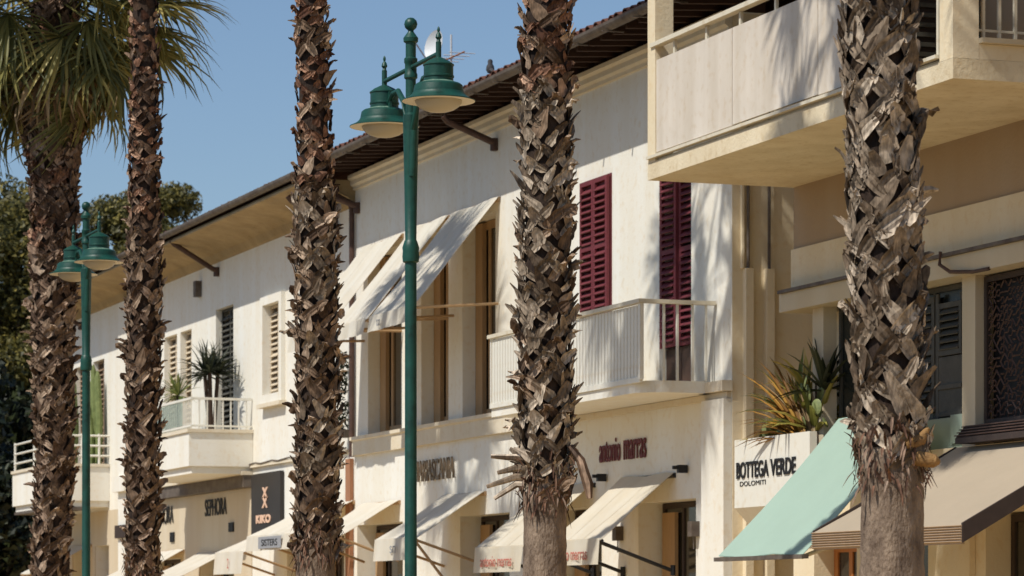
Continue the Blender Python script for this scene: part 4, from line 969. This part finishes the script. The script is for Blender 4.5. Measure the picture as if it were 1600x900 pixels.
# nearest palm, grey weathered leaf bases
P5, ax5 = palm(PX_, 15.36, 2.30, 13.5, 'nearest palm with grey shaggy trunk, between the mint and taupe awnings',
    lambda z: lin(z, [(0, .20), (2.2, .165), (2.6, .170), (5, .175), (13, .15)]), lambda z, u: 'grey' if u < .9 else 'hook',
    tilt([(0, .05), (2.3, .045), (3, .02), (4.8, -.035), (8, -.12)]), 4.9, seed=5, dens=92)
P4, ax4 = palm(PX_, 20.55, 2.32, 14.0, 'second nearest palm with hooked brown leaf stubs, standing before the curved balcony',
    lambda z: lin(z, [(0, .18), (2.2, .145), (2.7, .165), (5, .155), (6, .145), (13, .15)]), lambda z, u: ('hook' if u < .75 else 'brown') if z < 5.1 else ('red' if u < .6 else 'brown'),
    tilt([(0, 0), (4, 0), (5.8, .01), (8, .02)]), 5.9, seed=4, dens=104)
P3, ax3 = palm(PX_, 26.20, 2.02, 14.3, 'middle palm of the row with slimmer reddish upper trunk, left of near street lamp',
    lambda z: lin(z, [(0, .19), (2.0, .165), (2.4, .168), (4.9, .165), (5.5, .14), (6.8, .115), (13, .13)]), lambda z, u: ('brown' if u < .6 else 'hook') if z < 5.2 else ('red' if u < .7 else 'brown'),
    tilt([(0, .0), (3.5, .02), (5, 0), (6.8, -.03)], [(0, 0), (6.9, 0), (12.5, -2.1)]), 6.9, seed=3, dens=96)  # unseen top bent so its crown shadow falls on the big balcony
P2, ax2 = palm(PX_, 32.55, 1.85, 14.6, 'second palm from the left with a narrow dark trunk, right of the far street lamp',
    lambda z: lin(z, [(0, .18), (1.8, .150), (2.2, .160), (5.4, .165), (5.9, .145), (8, .125), (13, .14)]), lambda z, u: ('dark' if u < .45 else 'brown') if z < 5.6 else ('red' if u < .6 else 'dark'),
    tilt([(0, -.01), (3, -.015), (5.5, 0), (8, 0)], [(0, 0), (8.2, 0), (13, -2.0)]), 8.1, seed=2, dens=90)  # unseen top bent to bring its crown shadow beside the balcony door
P0, ax0 = palm(-7.6, 38.4, 2.0, 15.6, 'unseen palm added outside the left edge so its crown dapples the upper awnings',
    lambda z: lin(z, [(0, .2), (13, .14)]), lambda z, u: 'brown', tilt([(0, 0), (9, 0)]), 1.0, seed=9, dens=30)  # extra palm out of view, added only for its crown's shade
P1, ax1 = palm(PX_, 37.25, .6, 9.2, 'leftmost palm, shorter and thicker, its full fan-leaved crown hanging into the picture',
    lambda z: lin(z, [(0, .21), (2, .195), (4, .205), (5, .225), (6.4, .24), (7.4, .32), (9, .2)]), lambda z, u: ('dark' if u < .5 else 'brown') if z < 5.6 else ('dark' if u < .8 else 'red'),  # more dark bases high up put the crown's shade into the colour
    tilt([(0, -.06), (2, -.04), (3.2, .03), (5, 0), (7.5, .02), (9, .02)]), 9.0, seed=1, dens=84, crown='full')
# orange cut stub and a loose hanging base
c = ax5(2.42); MB().tube([(c.x + .02, c.y - .12, 2.41), (c.x + .08, c.y - .17, 2.40), (c.x + .155, c.y - .20, 2.385), (c.x + .18, c.y - .205, 2.38)], [.045, .042, .036, .012], 12).build('cut_stub', M['stub'], P5, True)
MB().tube([(c.x - .0, c.y - .15, 2.47), (c.x + .09, c.y - .17, 2.50), (c.x + .13, c.y - .17, 2.56)], [.045, .035, .012], 10).build('cut_stub', M['stub'], P5, True)
c = ax4(2.5); hang = MB().tube([(c.x + .13, c.y - .13, 2.72), (c.x + .20, c.y - .15, 2.62), (c.x + .25, c.y - .16, 2.46), (c.x + .26, c.y - .165, 2.36)], [.02, .035, .04, .02], 8); hang.build('hanging_leaf_base', M['boot_dark'], P4, True)
for (dz, dl) in ((0, .30), (-.07, .24), (-.13, .34), (-.18, .27)):
    MB().tube([(c.x - .12, c.y - .02, 2.63 + dz), (c.x - .20, c.y + .03, 2.64 + dz), (c.x - .12 - dl * .8, c.y + .1, 2.63 + dz * 1.6 + .02)], [.028, .026, .014], 7).build('broken_stub', M['boot_grey'], P4, True)

# ================================================================ TREES BEYOND
def leafy(c, rad, nclump, nleaf, size, r):
    np.random.seed(r); C = []
    while len(C) < nclump:
        p = np.random.uniform(-1, 1, 3)
        if .15 < (p ** 2).sum() < 1: C.append(p * rad)
    C = np.array(C); cr_ = np.random.uniform(.20, .34, nclump)[:, None] * np.mean(rad)
    idx = np.random.randint(0, nclump, nleaf); d = np.random.normal(size=(nleaf, 3)); d /= np.linalg.norm(d, axis=1)[:, None]
    ctr = C[idx] + d * cr_[idx] * np.random.uniform(.5, 1.05, (nleaf, 1)) * np.array([1, 1, .75]) + np.array(c)
    a = np.random.normal(size=(nleaf, 3)); a /= np.linalg.norm(a, axis=1)[:, None]; b = np.cross(a, d); b /= np.linalg.norm(b, axis=1)[:, None] + 1e-6
    s_ = size * np.random.uniform(.5, 1.4, (nleaf, 1))
    v = np.empty((nleaf, 3, 3)); v[:, 0] = ctr - a * s_; v[:, 1] = ctr + a * s_; v[:, 2] = ctr + b * s_ * .9 + d * s_ * .4
    return v.reshape(-1, 3), C
def tree(x, y, z0, ztop, rad, label, m, seed, nclump=60, nleaf=26000, size=.075, group='pines behind the far building'):
    T = thing('pine_tree', label, 'tree', (x, y, -.3), group); cz = (z0 + ztop) / 2; rz = (ztop - z0) / 2
    v, C = leafy((x, y, cz), np.array([rad, rad, rz]), nclump, nleaf, size, seed)
    mb = MB(); mb.v = [tuple(q) for q in v]; mb.f = [(3 * i, 3 * i + 1, 3 * i + 2) for i in range(len(v) // 3)]
    mb.build('crown', m, T)
    tr = MB().tube([(x, y, -.3), (x + .1, y, z0 * .6), (x, y + .1, cz)], [.32, .25, .12], 10)
    for k in range(0, nclump, 5):
        e = C[k] + np.array((x, y, cz)); tr.tube([(x, y, max(z0 * .7, cz - rz * .8)), tuple((np.array((x, y, cz - rz * .4)) + e) / 2), tuple(e)], [.12, .07, .02], 5)
    tr.build('trunk', M['pine_bark'], T)
tree(1.6, 82, 4.5, 12.2, 3.6, 'dark pine with sunlit olive upper crown at the left edge, behind the leftmost palm', M['pine'], 11, 70, 150000)
tree(5.6, 86, 6.0, 12.7, 2.7, 'olive green pine crown rising between the first and second palms above the roof', M['pine'], 12, 60, 130000)
tree(8.3, 92.8, 7.0, 14.0, 1.9, 'small olive pine crown showing above the roof right of the second palm', M['pine'], 13, 45, 90000)
tree(-4.0, 80, 4, 11.4, 3.6, 'dark pine cut by the left edge of the picture', M['pine'], 14, 80, 90000)
for k, (tx, ty, rr) in enumerate(((-.5, 75.5, 2.6), (-4.2, 76, 2.6), (1.8, 77, 2.4))):
    tree(tx, ty, -.3, 7.2, rr, ['very dark dense bushy evergreen below the farthest balcony, beside the wall end', 'very dark evergreen bush at the bottom left corner', 'very dark evergreen hidden mostly behind the farthest wall end'][k], M['pine_shaded'], 30 + k, 70, 42000, .12, group='dark evergreens beyond the wall end')
print('objects', len(bpy.data.objects))
